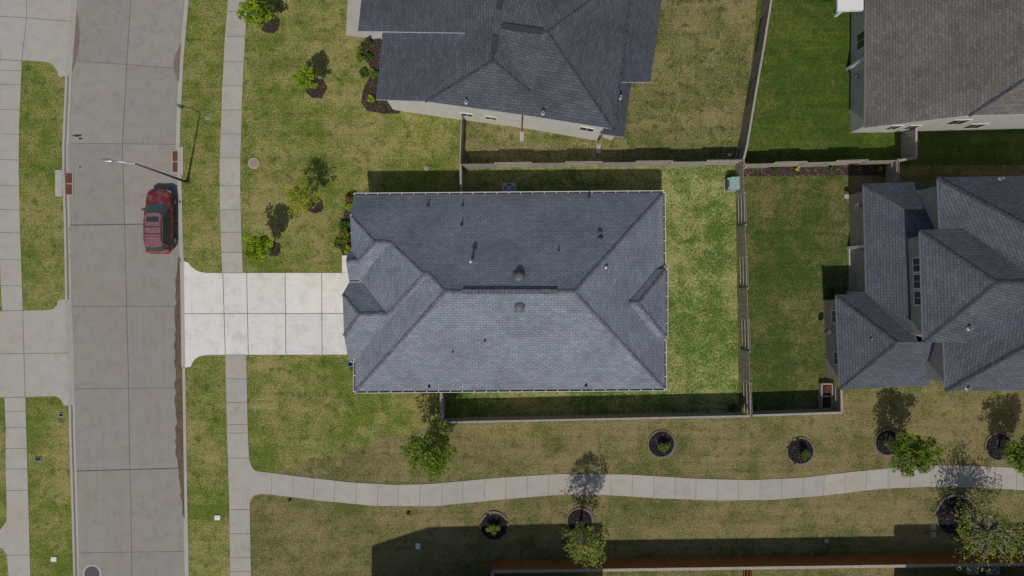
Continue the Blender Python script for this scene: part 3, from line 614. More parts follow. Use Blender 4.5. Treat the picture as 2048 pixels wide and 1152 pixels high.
# --- southern houses (just outside the frame; they throw the shade along the bottom)
def south(outline, rx0, rx1, ry, label, hh=5.8, top=8.4):
    o = thing('house', (sum(p[0] for p in outline)/len(outline), sum(p[1] for p in outline)/len(outline), 0), label, 'house', 'neighbouring houses')
    inner = [(min(max(p[0], rx0), rx1), ry) for p in outline]; mb = MB(); n = len(outline)
    for i in range(n):
        j_ = (i+1) % n; P = [Vector((*outline[i], hh)), Vector((*outline[j_], hh)), Vector((*inner[j_], top))]
        if (Vector(inner[i])-Vector(inner[j_])).length > .01: P.append(Vector((*inner[i], top)))
        nn = (P[1]-P[0]).cross(P[2]-P[0]); P = P if nn.z > 0 else P[::-1]
        nn = (P[1]-P[0]).cross(P[2]-P[0]).normalized(); ee = Vector((0, 0, 1)).cross(nn).normalized(); d_ = nn.cross(ee)
        mb.add(P, [list(range(len(P)))], 0, [[(p.dot(ee), p.dot(d_)) for p in P]])
    mb.prism([Vector((*p, hh-.01)) for p in outline], .15, 1); mb.build('roof', [M['roof_n'], M['fascia']], o)
    cx = sum(p[0] for p in outline)/n; cy = sum(p[1] for p in outline)/n
    ww = [(cx+(p[0]-cx)*.95, cy+(p[1]-cy)*.93, hh-.12) for p in outline]; walls(o, ww, M['brick2'])
    window(o, ww[0], ww[1], .5, 4.3, 1.2, 1.2, 1 if True else -1); window(o, ww[1], ww[2], .4, 4.3, 1.2, 1.2, 1)
    return o
def rel(x, y): return (x/S, -y/S)
south([rel(-300, 627), rel(-186, 590), rel(162, 581), rel(162, 960), rel(-300, 960)], rel(-150, 0)[0], rel(20, 0)[0], rel(0, 770)[1], 'brick house south of the stained fence, off the bottom edge left of centre')
south([rel(745, 585), rel(1300, 575), rel(1300, 960), rel(745, 960)], rel(900, 0)[0], rel(1150, 0)[0], rel(0, 770)[1], 'brick house south of the stained fence, off the bottom right corner')
# ------------------------------------------------------------------ fences
def fence(top, label, h_=1.83, mats=None, alt=True, cap=False, px=True, side=1, panel=2.4, capw=.14, capm=None):
    P = [Vector((W(x, y, h_).x, W(x, y, h_).y, 0)) for x, y in top]
    t = thing('fence', (P[0]+P[-1])/2, label, 'fence', 'wooden privacy fences'); mats = mats or ['wood_g', 'wood_p']; cnt = 0
    for a_, b_ in zip(P, P[1:]):
        L_ = (b_-a_).length; n = max(1, round(L_/panel)); d_ = (b_-a_)/n; u = d_.normalized(); nr = Vector((-u.y, u.x, 0)); rz = math.atan2(u.y, u.x)
        for i in range(n):
            s0 = a_+d_*i; o_s = (1 if cnt % 2 else -1)*side if alt else side; mb = MB(); k = max(1, int(d_.length/.145)); st = d_.length/k
            for q in range(k):
                c_ = s0+u*(st*(q+.5))+nr*(.055*o_s+random.uniform(-.008, .008)); mb.box((c_.x, c_.y, h_/2+random.uniform(-.012, .012)), (st-.008, .02, h_), rz, 0 if random.random() < .75 else 1)
            for z in (.3, .95, 1.6):
                mb.bar(s0+Vector((0, 0, z)), s0+d_+Vector((0, 0, z)), .045, .09, 1)
            mb.build('picket_panel', [M[m] for m in mats], t)
            mb = MB(); mb.box((s0.x, s0.y, h_/2), (.1, .1, h_+.03), rz); mb.build('post', M[mats[1]], t); cnt += 1
        if cap:
            mb = MB(); mb.bar(a_+Vector((0, 0, h_+.04)), b_+Vector((0, 0, h_+.04)), capw, .04); mb.build('cap_rail', M[capm or mats[0]], t)
    return t
fence([(920, 327), (1486, 321)], 'weathered picket fence along the north side of the backyard, behind the middle house')
F2 = fence([(1488, 322), (1503, 831)], 'weathered picket fence closing the far end of the middle backyard, facing the grass')
fence([(880, 845), (1500, 832)], 'grey picket fence with posts towards the house, along the south side of the middle backyard', alt=False, side=-1, cap=True)
fence([(921, 329), (922, 383)], 'short grey fence with gate beside the north wall of the middle house', alt=False, cap=True)
fence([(882, 784), (884, 843)], 'short grey fence closing the gap below the south wall of the middle house', alt=False, cap=True, capw=.2)
fence([(922, 236), (919, 325)], 'short dark fence running from the two-storey house to the backyard corner', alt=False)
fence([(1552, -60), (1528, 90), (1509, 200), (1494, 290), (1487, 319)], 'leaning weathered fence between the two upper backyards', cap=True, capm='wood_p')
fence([(1490, 327), (1797, 319), (1797, 361)], 'grey fence behind the mulch bed, between the upper and right backyards')
fence([(1799, 321), (1832, 316), (1832, 256)], 'short fence stepping up to the brown-roofed house in the upper right', alt=False, cap=True, capm='wood_p')
fence([(1506, 831), (1683, 825), (1682, 779)], 'grey fence by the path side of the right-hand backyard', alt=False, side=-1, cap=True, capm='wood_p')
fence([(985, 1300), (985, 1143), (2120, 1127)], 'long orange-brown stained fence with pale cap along the bottom edge', mats=['wood_o', 'wood_o'], alt=False, side=1, cap=True, capw=.2, capm='wood_p')
fence([(1503, 1139), (1503, 1260)], 'stained fence dividing the two yards at the very bottom', mats=['wood_o', 'wood_o'], alt=False)
mb = MB(); A = W(1470, 356); B = W(1481, 334)
mb.bar((A.x, A.y, .6), (B.x, B.y, 1.7), .05, .1); mb.bar((B.x-.05, B.y, .4), (B.x, B.y-.9, 1.6), .05, .1); mb.build('brace', M['wood_new'], F2, label='new orange timber brace')
# ------------------------------------------------------------------ trees and shrubs
def disc(mb, cx, cy, r, z, n=22, mi=0, jit=.06, rz_=1.0):
    ps = []
    for q in range(n):
        t = 2*math.pi*q/n; rr = r*(1+random.uniform(-jit, jit)); ps.append((cx+rr*math.cos(t), cy+rr*math.sin(t)*rz_, z))
    mb.prism(ps, .06, mi)
def ring(px, py, r, label, edge=True, z=.05):
    random.seed(px*7+py)
    t = W(px, py); mb = MB(); disc(mb, t.x, t.y, r, z, 26, 0, .09); ph = random.uniform(0, 6.28)
    mats = [M['mulch2' if edge else 'mulch'], M['edge']]
    if edge:
        n = 26
        for q in range(n):
            a0, a1 = 2*math.pi*q/n, 2*math.pi*(q+1)/n
            if random.random() < .12: continue
            mb.bar((t.x+r*1.02*math.cos(a0), t.y+r*1.02*math.sin(a0), .06), (t.x+r*1.02*math.cos(a1), t.y+r*1.02*math.sin(a1), .06), random.uniform(.06, .12)+.09*max(0, math.sin(a0+ph)), .06, 1)
    for q in range(int(90*r*r)):
        a0 = random.uniform(0, 6.28); rr = r*math.sqrt(random.random())*.95; mb.box((t.x+rr*math.cos(a0), t.y+rr*math.sin(a0), z+.01), (random.uniform(.05, .14), .03, .03), random.uniform(0, 3), 0 if random.random() < .7 else 1)
    return mb.build('mulch_ring', mats, **tg(label, 'mulch bed', 'mulch beds round the trees'))
def foliage(mb, clumps, nl, ls, cr):
    for (cc, rr) in clumps:
        tint = random.choice((0, 0, 1, 1, 2))
        for q in range(nl):
            dv = Vector((random.gauss(0, 1), random.gauss(0, 1), random.gauss(0, .8))).normalized()*rr*random.uniform(.25, 1)**.6
            p = cc+dv; nrm = (Vector((random.gauss(0, .7), random.gauss(0, .7), 1))).normalized()
            a_ = nrm.orthogonal().normalized(); a_ = Matrix.Rotation(random.uniform(0, 6.28), 3, nrm) @ a_; b_ = nrm.cross(a_)
            s1 = ls*random.uniform(.6, 1.3); s2_ = s1*random.uniform(.4, .7)
            mi = tint if random.random() < .75 else random.randrange(3)
            mb.add([p-a_*s1/2, p+b_*s2_/2, p+a_*s1/2, p-b_*s2_/2], [[0, 1, 2, 3]], mi)
def tree(px, py, Ht, cr, kind, label, n_cl=46, nl=42, ls=.16, ch=None, cy=0, bark='bark', zc=None, dens=1.0, rx=1.0, spread=.9):
    base = W(px, py); t = thing('tree', base, label, 'tree', 'young trees on the lawns'); ch = ch or cr*.95; zc = zc or Ht-ch; random.seed(px*13+py); n_cl = int(n_cl*1.35)
    mb = MB(); lean = Vector((random.uniform(-.1, .1), random.uniform(-.1, .1), 0)); top = base+lean+Vector((0, 0, zc+ch*.5))
    mb.tube([base-Vector((0, 0, .1)), base+lean*.4+Vector((0, 0, Ht*.3)), base+lean+Vector((0, 0, zc)), top], [.035*Ht*.45, .03*Ht*.4, .022*Ht*.35, .012], 8)
    tr = mb.build('trunk', M[bark], t, smooth=True)
    clumps = []; lm = MB()
    for q in range(n_cl):
        az = q*2.399+random.uniform(-.4, .4); zz = random.uniform(-.85, 1); rad = math.sqrt(max(.05, 1-zz*zz))*random.uniform(.45, 1.08)*spread
        wob = 1+.22*math.sin(az*3+px)+.12*math.sin(az*5+py)
        c_ = base+lean+Vector((math.cos(az)*cr*rad*wob*rx, math.sin(az)*cr*rad*wob, zc+zz*ch)); clumps.append((c_, cr*random.uniform(.15, .3)))
        if q % 2 == 0:
            s0 = base+lean*.8+Vector((0, 0, min(zc+zz*ch*.3, zc)-cr*.3*random.random())); mid_ = (s0+c_)/2+Vector((0, 0, .12*cr))+Vector((random.uniform(-.1, .1), random.uniform(-.1, .1), 0))
            lm.tube([s0, mid_, c_], [.03*cr, .018*cr, .006], 5)
    lm.build('limb', M[bark], tr)
    mb = MB(); foliage(mb, clumps, int(nl*dens), ls, cr); mb.build('crown', leaves(kind), t)
    return t
def shrub(px, py, r, kind, label, nl=60, n_cl=9, ls=.11, fl=None, h_=None, group='shrubs in the beds', name='shrub'):
    base = W(px, py); t = thing(name, base, label, 'shrub', group); h_ = h_ or r*1.1
    mb = MB()
    for q in range(6):
        az = q*1.05; mb.tube([base, base+Vector((math.cos(az)*r*.3, math.sin(az)*r*.3, h_*.4)), base+Vector((math.cos(az)*r*.6, math.sin(az)*r*.6, h_*.8))], [.02, .014, .006], 5)
    mb.build('stem', M['bark'], t)
    cl = [(base+Vector((math.cos(q*2.4)*r*random.uniform(.1, .75), math.sin(q*2.4)*r*random.uniform(.1, .75), h_*random.uniform(.35, .85))), r*random.uniform(.25, .42)) for q in range(n_cl)]
    mb = MB(); foliage(mb, cl, nl, ls, r); mb.build('foliage', leaves(kind), t)
    if fl:
        mb = MB(); foliage(mb, [(c_+Vector((0, 0, rr*.7)), rr*.8) for c_, rr in cl[:5]], 14, .1, r); mb.build('flower', [M[fl]]*3, t)
    return t
ring(540, 47, .75, 'mulch patch under the tree nearest the top edge by the sidewalk', False)
ring(633, 177, .75, 'dark mulch patch under the small tree in the north front lawn', False)
ring(547, 498, .55, 'small mulch patch under the bright green tree near the driveway', False)
ring(630, 411, .62, 'thin mulch patch under the yellow tree in the middle front lawn', False)
tree(538, 46, 3.4, 1.05, 'bright', 'bushy bright green young tree at the top edge beside the sidewalk', 44, 60, .15, zc=2.4)
tree(632, 174, 3.1, .85, 'bright', 'small green tree over a mulch patch in the north front lawn', 40, 52, .14, zc=2.2)
tree(547, 497, 4.1, 1.0, 'bright', 'bright green tree between sidewalk and driveway lawn of the middle house', 48, 62, .15, zc=3.1)
tree(629, 409, 4.1, 1.1, 'yell', 'sparse yellow-green tree on the middle house front lawn', 44, 26, .13, zc=3.1)
tree(872, 881, 5.6, 1.7, 'mid', 'large airy green tree just below the south fence of the middle backyard', 70, 42, .17, ch=2.0, zc=3.6)
tree(1773, 886, 4.6, 1.5, 'mid', 'full green tree overhanging the top edge of the winding path', 64, 50, .17, zc=3.2)
tree(1997, 893, 4.5, 1.45, 'mid', 'green tree cut by the right edge above the winding path', 60, 46, .17, zc=3.1)
tree(1161, 1042, 6.4, 1.55, 'olive', 'tall thin tree with bare pale limbs in front of the stained fence', 58, 26, .17, ch=2.0, zc=4.2, bark='barkg')
tree(1912, 1031, 5.2, 2.55, 'olive', 'wide sparse tree with bare twigs at the lower right corner', 90, 20, .17, ch=1.4, zc=3.5, bark='barkg')
ring(1323, 888, .98, 'left of the two mulch rings with a tiny shrub above the path'); ring(1600, 902, .98, 'right of the two mulch rings with a tiny shrub above the path')
ring(1775, 885, .95, 'mulch ring at the foot of the full green tree above the path'); ring(1997, 893, 1.0, 'mulch ring at the foot of the tree on the right edge')
ring(988, 1052, 1.02, 'mulch ring with a shrub in the shaded grass below the path'); ring(1160, 1042, .95, 'mulch ring under the tall thin tree'); ring(1912, 1031, 1.5, 'largest mulch ring, under the wide sparse tree')
shrub(1326, 890, .52, 'mid', 'tiny green shrub in the left mulch ring above the path', h_=1.0); shrub(1602, 905, .46, 'mid', 'tiny green shrub in the right mulch ring above the path', h_=1.0); shrub(987, 1052, .62, 'olive', 'pale green shrub in the shaded mulch ring below the path', h_=.9)
# beds
def bed(pts, label, z=.05):
    mb = MB(); P = [W(*p) for p in pts]; mb.prism([Vector((p.x, p.y, z)) for p in P], .06)
    xs = [p.x for p in P]; ys = [p.y for p in P]
    for q in range(200):
        x, y = random.uniform(min(xs), max(xs)), random.uniform(min(ys), max(ys)); ins = False
        for i in range(len(P)):
            a_, b_ = P[i], P[i-1]
            if (a_.y > y) != (b_.y > y) and x < (b_.x-a_.x)*(y-a_.y)/(b_.y-a_.y)+a_.x: ins = not ins
        if ins: mb.box((x, y, z+.01), (random.uniform(.05, .16), .035, .035), random.uniform(0, 3), 1)
    return mb.build('flower_bed', [M['mulch'], M['edge']], **tg(label, 'flower bed'))
bed([(692, 388), (730, 385), (730, 510), (686, 511), (680, 495), (688, 470), (686, 440), (690, 415)], 'narrow mulch bed along the front wall of the middle house')
for (x, y, r, kd, fl, lb) in ((702, 397, .5, 'deep', 'red', 'dark shrub with red flowers at the top of the front bed'), (703, 416, .42, 'bright', None, 'light green shrub below the red-flowered one in the front bed'), (690, 452, .5, 'deep', None, 'dark shrub alone half way down the front bed'), (692, 472, .6, 'mid', 'orange', 'spiky shrub with orange flowers in the front bed'), (684, 489, .55, 'deep', None, 'broad dark shrub sticking out over the lawn from the front bed'), (700, 503, .45, 'bright', None, 'yellow-green shrub at the foot of the front bed by the walkway')):
    shrub(x, y, r, kd, lb, 70, 11, .13, fl)
bed([(722, 85), (745, 76), (775, 80), (790, 205), (800, 226), (770, 228), (735, 222), (722, 205), (728, 175), (742, 150), (738, 128), (722, 112)], 'curved dark mulch bed along the two-storey house front')
for (x, y, r, kd, lb) in ((720, 104, .38, 'mid', 'upper round shrub of the pair left of the curved bed'), (722, 118, .36, 'mid', 'lower round shrub of the pair left of the curved bed'), (738, 117, .38, 'deep', 'dark shrub at the neck of the curved bed'), (748, 150, .4, 'mid', 'shrub against the two-storey house half way along its bed'), (742, 200, .36, 'bright', 'light green shrub near the lower end of the curved bed'), (735, 86, .4, 'deep', 'dark shrub at the top of the curved bed beside the slab'), (727, 148, .42, 'deep', 'dark low shrub in the grass outside the curved bed')):
    shrub(x, y, r, kd, lb, 60, 9, .12)
bed([(1486, 333), (1770, 330), (1770, 350), (1486, 353)], 'long mulch strip below the fence in the right backyard')
for (x, kd, fl, lb) in ((1500, 'mid', None, 'green plant at the left end of the long mulch strip'), (1545, 'deep', None, 'small dark plant second along the long mulch strip'), (1592, 'bright', 'yellow', 'plant with yellow flowers in the long mulch strip'), (1660, 'deep', None, 'dark plant right of centre in the long mulch strip'), (1715, 'mid', 'red', 'plant with red flowers in the long mulch strip'), (1755, 'bright', None, 'pale green plant at the right end of the long mulch strip')):
    shrub(x, 340, .28, kd, lb, 40, 6, .1, fl, .4)
shrub(1660, 590, .6, 'deep', 'dark shrub at the inner corner of the right-hand house', 80, 12, .14)
shrub(708, 733, .4, 'deep', 'small shrub against the garage corner by the blue pot', 50, 8, .11)
shrub(1462, 816, .5, 'deep', 'dark low shrub in the far corner of the middle backyard', 60, 9, .12, h_=.5)
for (x, y, lb) in ((579, 1000, 'dark weed tuft in the grass left of the path curve'), (816, 1026, 'dark weed tuft in the grass under the path')):
    shrub(x, y, .16, 'deep', lb, 50, 4, .08, None, .2, 'weed tufts by the path', 'weed_tuft')
shrub(1648, 776, .32, 'mid', 'potted plant with red flowers in the raised planter by the corner fence', 40, 6, .1, 'red', .5)
# ------------------------------------------------------------------ small things
t = thing('planter', W(1647, 790), 'white-framed raised planter beside the fence corner of the right backyard', 'planter'); mb = MB()
x0, y0 = W(1637, 766)[:2]; x1, y1 = W(1658, 815)[:2]
for (p, q) in (((x0, y0), (x1, y0)), ((x1, y0), (x1, y1)), ((x1, y1), (x0, y1)), ((x0, y1), (x0, y0)), ((x0, (y0+y1)/2), (x1, (y0+y1)/2))): mb.bar((*p, .3), (*q, .3), .09, .5)
mb.build('frame', M['wood_p'], t); mb = MB(); mb.box(((x0+x1)/2, (y0+y1)/2, .2), (x1-x0-.1, y0-y1-.1, .3)); mb.build('potting_soil', M['mulch'], t)
def ac(px, py, label, rz=0, pad=True):
    c_ = W(px, py); t = thing('air_conditioner', c_, label, 'air conditioner', 'outdoor air conditioners')
    mb = MB(); mb.box((c_.x, c_.y, .05), (1.15, 1.0, .08)); mb.build('pad', M['walk'], t)
    mb = MB(); mb.box((c_.x, c_.y, .48), (.78, .78, .78))
    for q in range(12): mb.box((c_.x, c_.y, .15+q*.06), (.8, .8, .02))
    mb.build('casing', M['metal'], t)
    mb = MB(); mb.lathe((c_.x, c_.y, .871), [(.34, 0), (.34, .012)], 28); mb.build('fan_opening', M['glass'], t)
    mb = MB(); mb.lathe((c_.x, c_.y, .886), [(.09, 0), (.09, .03), (.05, .05)], 14)
    for q in range(4):
        az = q*math.pi/2+.7; mb.add([(c_.x+.07*math.cos(az-.5), c_.y+.07*math.sin(az-.5), .89), (c_.x+.29*math.cos(az-.22), c_.y+.29*math.sin(az-.22), .895), (c_.x+.29*math.cos(az+.28), c_.y+.29*math.sin(az+.28), .9), (c_.x+.07*math.cos(az+.5), c_.y+.07*math.sin(az+.5), .9)], [[0, 1, 2, 3]])
    mb.build('fan', M['metal'], t)
    mb = MB()
    for q in range(1, 5):
        rr = .34*q/4
        for s in range(24):
            a0, a1 = s*math.pi/12, (s+1)*math.pi/12; mb.bar((c_.x+rr*math.cos(a0), c_.y+rr*math.sin(a0), .93), (c_.x+rr*math.cos(a1), c_.y+rr*math.sin(a1), .93), .012, .008)
    mb.build('grille', M['metal'], t)
ac(1017.5, 380, 'grey air conditioner on a pad against the north wall of the middle house')
ac(1930, 1128, 'left air conditioner of the pair behind the stained fence'); ac(1972, 1128, 'right air conditioner of the pair behind the stained fence')
c_ = W(1462, 370); t = thing('utility_box', c_, 'pale green utility cabinet on a concrete pad in the backyard corner', 'utility box')
mb = MB(); mb.box((c_.x+.05, c_.y-.02, .05), (1.25, 1.0, .09), R(3)); mb.build('pad', M['cover'], t)
mb = MB(); mb.box((c_.x+.08, c_.y, .5), (.95, .88, .82), R(3)); mb.box((c_.x+.13, c_.y, .93), (.88, .92, .05), R(3), 0); mb.build('cabinet', M['tgreen'], t)
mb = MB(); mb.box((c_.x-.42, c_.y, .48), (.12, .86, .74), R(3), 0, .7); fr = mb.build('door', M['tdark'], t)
mb = MB(); mb.box((c_.x-.46, c_.y+.33, .8), (.1, .08, .1), R(3)); mb.build('sticker', M['white'], fr); mb = MB(); mb.box((c_.x-.4, c_.y-.33, .8), (.1, .08, .1), R(3)); mb.build('sticker', M['white'], fr)
# street lamp
b0 = W(375, 364.5); tp = W(272, 328, 7.0); t = thing('street_lamp', b0, 'tall grey street lamp with long arm leaning over the street by the red car', 'street lamp')
mb = MB(); mb.lathe(b0, [(.2, 0), (.2, .06), (.12, .1), (.12, .4)], 14); mb.build('base', M['iron'], t)
mb = MB(); mb.tube([b0+Vector((0, 0, .1)), (tp.x, tp.y, 7.0)], [.09, .045], 12); mb.build('pole', M['iron'], t, smooth=True)
hd = W(217, 321, 7.6); st_ = Vector((tp.x, tp.y, 7.0)); mb = MB(); mb.tube([st_, st_+Vector((-.1, .02, .15)), st_+(hd-st_)*.5+Vector((0, 0, .15)), hd], [.05, .045, .035, .03], 8); mb.build('arm', M['metal'], t, smooth=True)
mb = MB(); dd = (hd-st_); dd.z = 0; dd.normalize(); rz = math.atan2(dd.y, dd.x)
hc = hd+dd*.1
for (u, wd, ht) in ((-.35, .1, .07), (-.2, .2, .11), (.05, .25, .12), (.3, .2, .09), (.42, .08, .05)):
    pass
prof = [(-.36, .05), (-.26, .09), (-.1, .125), (.1, .13), (.28, .1), (.38, .04)]
mb.tube([hc+dd*u for u, r_ in prof], [r_ for u, r_ in prof], 10); 
for v in mb.v: v.z = hc.z+(v.z-hc.z)*.55
hl = mb.build('lamp_head', M['metal'], t, smooth=True); mb = MB(); mb.box((hc.x, hc.y, hc.z-.075), (.4, .16, .02), rz); mb.build('lens', M['white'], hl)
# lids and covers
def lid(px, py, sx, sy, mat, label, rz=0, round_=False, group='utility lids in the grass', z=.05):
    c_ = W(px, py); t = thing('manhole' if round_ else 'meter_box', c_, label, 'utility cover', group)
    mb = MB()
    if round_: mb.lathe((c_.x, c_.y, z-.04), [(sx*1.15, 0), (sx*1.15, .04), (sx*1.0, .042)], 24)
    else: mb.box((c_.x, c_.y, z-.01), (sx+.08, sy+.08, .05), rz)
    mb.build('frame', M['walk'], t); mb = MB()
    if round_: mb.lathe((c_.x, c_.y, z), [(sx*.9, 0), (sx*.9, .012)], 24)
    else:
        mb.box((c_.x, c_.y, z+.02), (sx, sy, .02), rz); mb.box((c_.x, c_.y, z+.034), (sx*.25, sy*.2, .012), rz)
    mb.build('lid', M[mat], t)
lid(435.5, 1035, .38, .32, 'white', 'pale square utility lid right of the street near the bottom'); lid(108.5, 1118, .38, .3, 'white', 'pale square utility lid left of the street near the bottom')
lid(836, 1092, .3, .4, 'white', 'pale utility lid in the shade left of the stained fence'); lid(1866, 1054, .3, .3, 'tgreen', 'upper of two green lids beside the largest mulch ring'); lid(1866, 1069, .3, .3, 'tgreen', 'lower of two green lids beside the largest mulch ring')
lid(1459, 310, .22, .18, 'white', 'white lid in the grass near the upper backyard corner'); lid(123, 830, .3, .22, 'blackp', 'upper dark lid in the grass left of the street'); lid(77, 918, .42, .28, 'blackp', 'lower dark lid beside the left sidewalk')
lid(416, 236, .2, .14, 'blue', 'blue marker lid in the verge above the storm drain'); lid(1652, 1082, .2, .2, 'walk', 'tiny grey lid in the shade by the stained fence')
lid(853, 337, .14, .14, 'cover', 'round tan cover in the grass beside the north fence corner', 0, True); lid(508, 327, .36, .36, 'cover', 'round pinkish cover with pale rim touching the sidewalk', 0, True, z=.06)
lid(182, 1149, .62, .62, 'iron', 'large round grey cover in the street at the bottom edge', 0, True, 'utility lids in the grass', -.11)
# blue pot near garage
c_ = W(706, 727); t = thing('bucket', c_, 'blue bucket on the ground at the garage corner of the middle house', 'bucket'); mb = MB(); mb.lathe(c_+Vector((-.1, 0, .02)), [(.15, 0), (.2, .4), (.21, .4), (.18, .38), (.14, .05)], 16); mb.build('pail', M['blue'], t); mb = MB(); mb.tube([c_+Vector((-.3, 0, .38)), c_+Vector((-.28, -.12, .46)), c_+Vector((-.1, -.2, .48)), c_+Vector((.08, -.12, .46)), c_+Vector((.1, 0, .38))], .012, 5); mb.build('handle', M['white'], t)
# ------------------------------------------------------------------ red parked car (front towards +Y)
def carpaint():
    m, nt, b = newmat('faded_red_paint', .35, .5); v = geo(nt); n1 = noise(nt, v, 2.2, 4, .7); n2 = noise(nt, v, 14, 3, .6)
    c = mix(nt, ramp(nt, n1, [(.48, 0.0), (.62, .75)]), (.15, .018, .022), (.27, .10, .105)); c = mix(nt, 1.0, c, ramp(nt, n2, [(.3, .9), (.7, 1.1)]), 'MULTIPLY')
    nt.links.new(c, b.inputs['Base Color']); b.inputs['Coat Weight'].default_value = .4; return m
def car():
    cx, cy = W(327, 0)[0], W(0, 443.5)[1]; z0 = -.115
    cp = carpaint(); faded = plain('faded_roof_paint', (.22, .095, .115), .6, .3, .35, 5); gl = M['glass']
    t = thing('parked_car', (cx, cy, z0), 'faded red estate car with sunroof parked at the kerb by the street lamp', 'car')
    Lh = 2.36
    def sec(y, hw, zt, zb=.28, fl=.0):
        return [(-hw*.9, zb), (-hw, zb+.22), (-hw*1.01, zb+.42), (-hw*.985, max(zb+.45, zt-.12)), (-hw*.9, zt-.02), (-hw*.55, zt+.03), (0, zt+.045), (hw*.55, zt+.03), (hw*.9, zt-.02), (hw*.985, max(zb+.45, zt-.12)), (hw*1.01, zb+.42), (hw, zb+.22), (hw*.9, zb)]
    sts = [(-Lh, .62, .82, .42), (-Lh+.06, .78, .9, .35), (-Lh+.3, .88, 1.0), (-Lh+.8, .93, 1.06), (-.6, .95, 1.05), (.3, .95, 1.04), (.95, .945, 1.02), (1.3, .94, 1.0), (1.75, .92, .95), (2.08, .86, .88), (2.26, .74, .8), (Lh, .55, .7, .42)]
    mb = MB(); n = 13; 
    for s in sts:
        for (x, z) in sec(*s): mb.v.append(Vector((cx+x, cy+s[0], z0+z)))
    for i in range(len(sts)-1):
        for q in range(n-1): mb.f.append([i*n+q, (i+1)*n+q, (i+1)*n+q+1, i*n+q+1]); mb.m.append(0); mb.uv.append(None)
        mb.f.append([i*n+n-1, (i+1)*n+n-1, (i+1)*n, i*n]); mb.m.append(0); mb.uv.append(None)
    mb.f.append(list(range(n))[::1]); mb.m.append(0); mb.uv.append(None); mb.f.append([(len(sts)-1)*n+q for q in range(n)][::-1]); mb.m.append(0); mb.uv.append(None)
    body = mb.build('body', cp, t, smooth=True)
    md = body.modifiers.new('sub', 'SUBSURF'); md.levels = 1; md.render_levels = 2
    # greenhouse: glass ring + roof
    yb, yf = -2.18, 1.2
    low = [(-.8, yb), (-.88, yb+.3), (-.9, 0), (-.86, yf-.25), (-.6, yf), (0, yf+.1), (.6, yf), (.86, yf-.25), (.9, 0), (.88, yb+.3), (.8, yb), (0, yb-.08)]
    hi = [(-.6, yb+.28), (-.66, yb+.5), (-.68, -.1), (-.64, yf-.85), (-.5, yf-.7), (0, yf-.63), (.5, yf-.7), (.64, yf-.85), (.68, -.1), (.66, yb+.5), (.6, yb+.28), (0, yb+.2)]
    mb = MB(); m = len(low); vs = [(cx+x, cy+y, z0+1.0) for x, y in low]+[(cx+x, cy+y, z0+1.58) for x, y in hi]
    def faces(idx, nm, mat):
        q = MB()
        for i in idx:
            j_ = (i+1) % m; q.add([vs[i], vs[j_], vs[m+j_], vs[m+i]], [[3, 2, 1, 0]])
        return q.build(nm, mat, t)
    faces([3, 4, 5, 6], 'windshield', M['screen']); faces([10, 11], 'rear_window', gl); faces([0, 1, 2], 'side_window', gl); faces([7, 8, 9], 'side_window', gl)
    for (i) in (1, 2, 3, 7, 8, 9):
        q = MB(); q.bar(vs[i], vs[m+i], .07, .05); q.build('pillar', cp, t)
    # roof panel
    q = MB(); rv = [(cx+x*1.02, cy+y, z0+1.58) for x, y in hi]; rt = [(cx+x*.9, cy+y*.97+(-.02 if y > 0 else -.01), z0+1.65) for x, y in hi]; ctr = (cx, cy-.5, z0+1.67)
    q.add(rv+rt+[ctr], [[i, (i+1) % m, m+(i+1) % m, m+i][::-1] for i in range(m)]+[[m+i, m+(i+1) % m, 2*m][::-1] for i in range(m)], 0)
    rf = q.build('roof_panel', faded, t, smooth=False)
    q = MB(); q.box((cx, cy+.02, z0+1.668), (.86, .36, .03)); q.build('sunroof', gl, rf)
    for yy in (-.55, -1.05): 
        q = MB(); q.box((cx, cy+yy, z0+1.7), (1.22, .07, .035)); q.build('crossbar', M['iron'], rf)
    for sx in (-1, 1):
        q = MB(); q.tube([(cx+sx*.6, cy+.1, z0+1.65), (cx+sx*.61, cy-.05, z0+1.71), (cx+sx*.61, cy-1.4, z0+1.71), (cx+sx*.6, cy-1.6, z0+1.64)], .022, 6); q.build('roof_rail', M['iron'], rf)
        q = MB(); q.box((cx+sx*1.06, cy+.82, z0+1.03), (.24, .13, .14), -sx*.35, 0, .8); q.build('wing_mirror', cp, t)
        q = MB(); q.box((cx+sx*.68, cy+2.12, z0+.73), (.34, .2, .14), sx*-.45); q.build('headlight', M['metal'], t)
        q = MB(); q.box((cx+sx*.78, cy-2.2, z0+.9), (.16, .18, .28), sx*.3); q.build('taillight', M['red'], t)
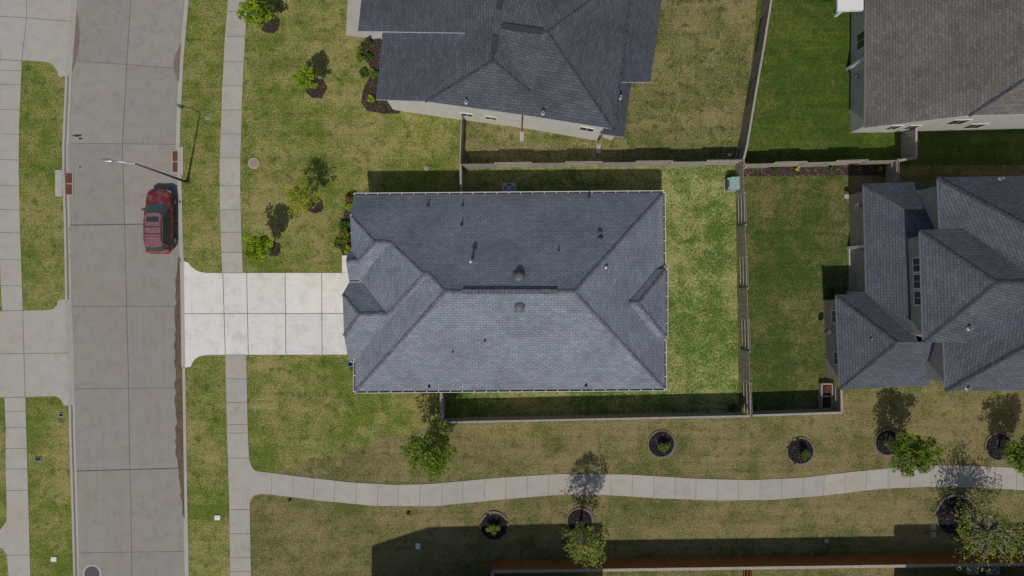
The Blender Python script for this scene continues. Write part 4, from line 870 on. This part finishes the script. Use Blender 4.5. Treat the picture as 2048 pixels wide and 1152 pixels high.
        q = MB(); q.bar((cx+sx*.955, cy-1.0, z0+.55), (cx+sx*.955, cy+1.0, z0+.55), .03, .06); q.build('door_trim', M['iron'], t)
        for yy in (-1.42, 1.45):
            q = MB(); wc = (cx+sx*.86, cy+yy, z0+.34); nn = 22; prof = [(.2, -.11), (.31, -.11), (.34, -.08), (.34, .08), (.31, .11), (.2, .11)]
            b_ = len(q.v)
            for (r_, xo) in prof:
                for s in range(nn):
                    a_ = 2*math.pi*s/nn; q.v.append(Vector((wc[0]+xo, wc[1]+r_*math.cos(a_), wc[2]+r_*math.sin(a_))))
            for i in range(5):
                for s in range(nn): q.f.append([i*nn+s, (i+1)*nn+s, (i+1)*nn+(s+1) % nn, i*nn+(s+1) % nn]); q.m.append(0); q.uv.append(None)
            q.f.append(list(range(nn))); q.m.append(0); q.uv.append(None); q.f.append([5*nn+s for s in range(nn)][::-1]); q.m.append(0); q.uv.append(None)
            wh = thing('wheel', wc, '', ''); del wh['label']; del wh['category']
            wh.parent = t; wh.location = Vector(wc)-Vector((cx, cy, z0)); ORG[wh.name] = Vector(wc)
            q.build('tyre', M['blackp'], wh, smooth=False)
            q = MB()
            xo = wc[0]+sx*.115
            for s in range(5):
                a_ = s*2*math.pi/5; q.bar((xo, wc[1], wc[2]), (xo, wc[1]+.2*math.cos(a_), wc[2]+.2*math.sin(a_)), .03, .07)
            q.bar((xo-.02*sx, wc[1], wc[2]), (xo+.02*sx, wc[1], wc[2]), .1, .1); q.build('rim', M['metal'], wh)
    q = MB(); q.box((cx, cy+2.33, z0+.62), (1.0, .08, .12)); q.build('grille', M['iron'], t)
    q = MB(); q.tube([(cx-.5, cy+1.34, z0+1.035), (cx-.05, cy+1.2, z0+1.08)], .012, 5); q.tube([(cx+.05, cy+1.34, z0+1.035), (cx+.5, cy+1.2, z0+1.08)], .012, 5); q.build('wiper', M['iron'], t)
    q = MB(); q.box((cx, cy-2.36, z0+.6), (1.3, .1, .22)); q.build('bumper', cp, t)
M['screen'] = plain('windscreen', (.06, .11, .12), .15, .6)
car()
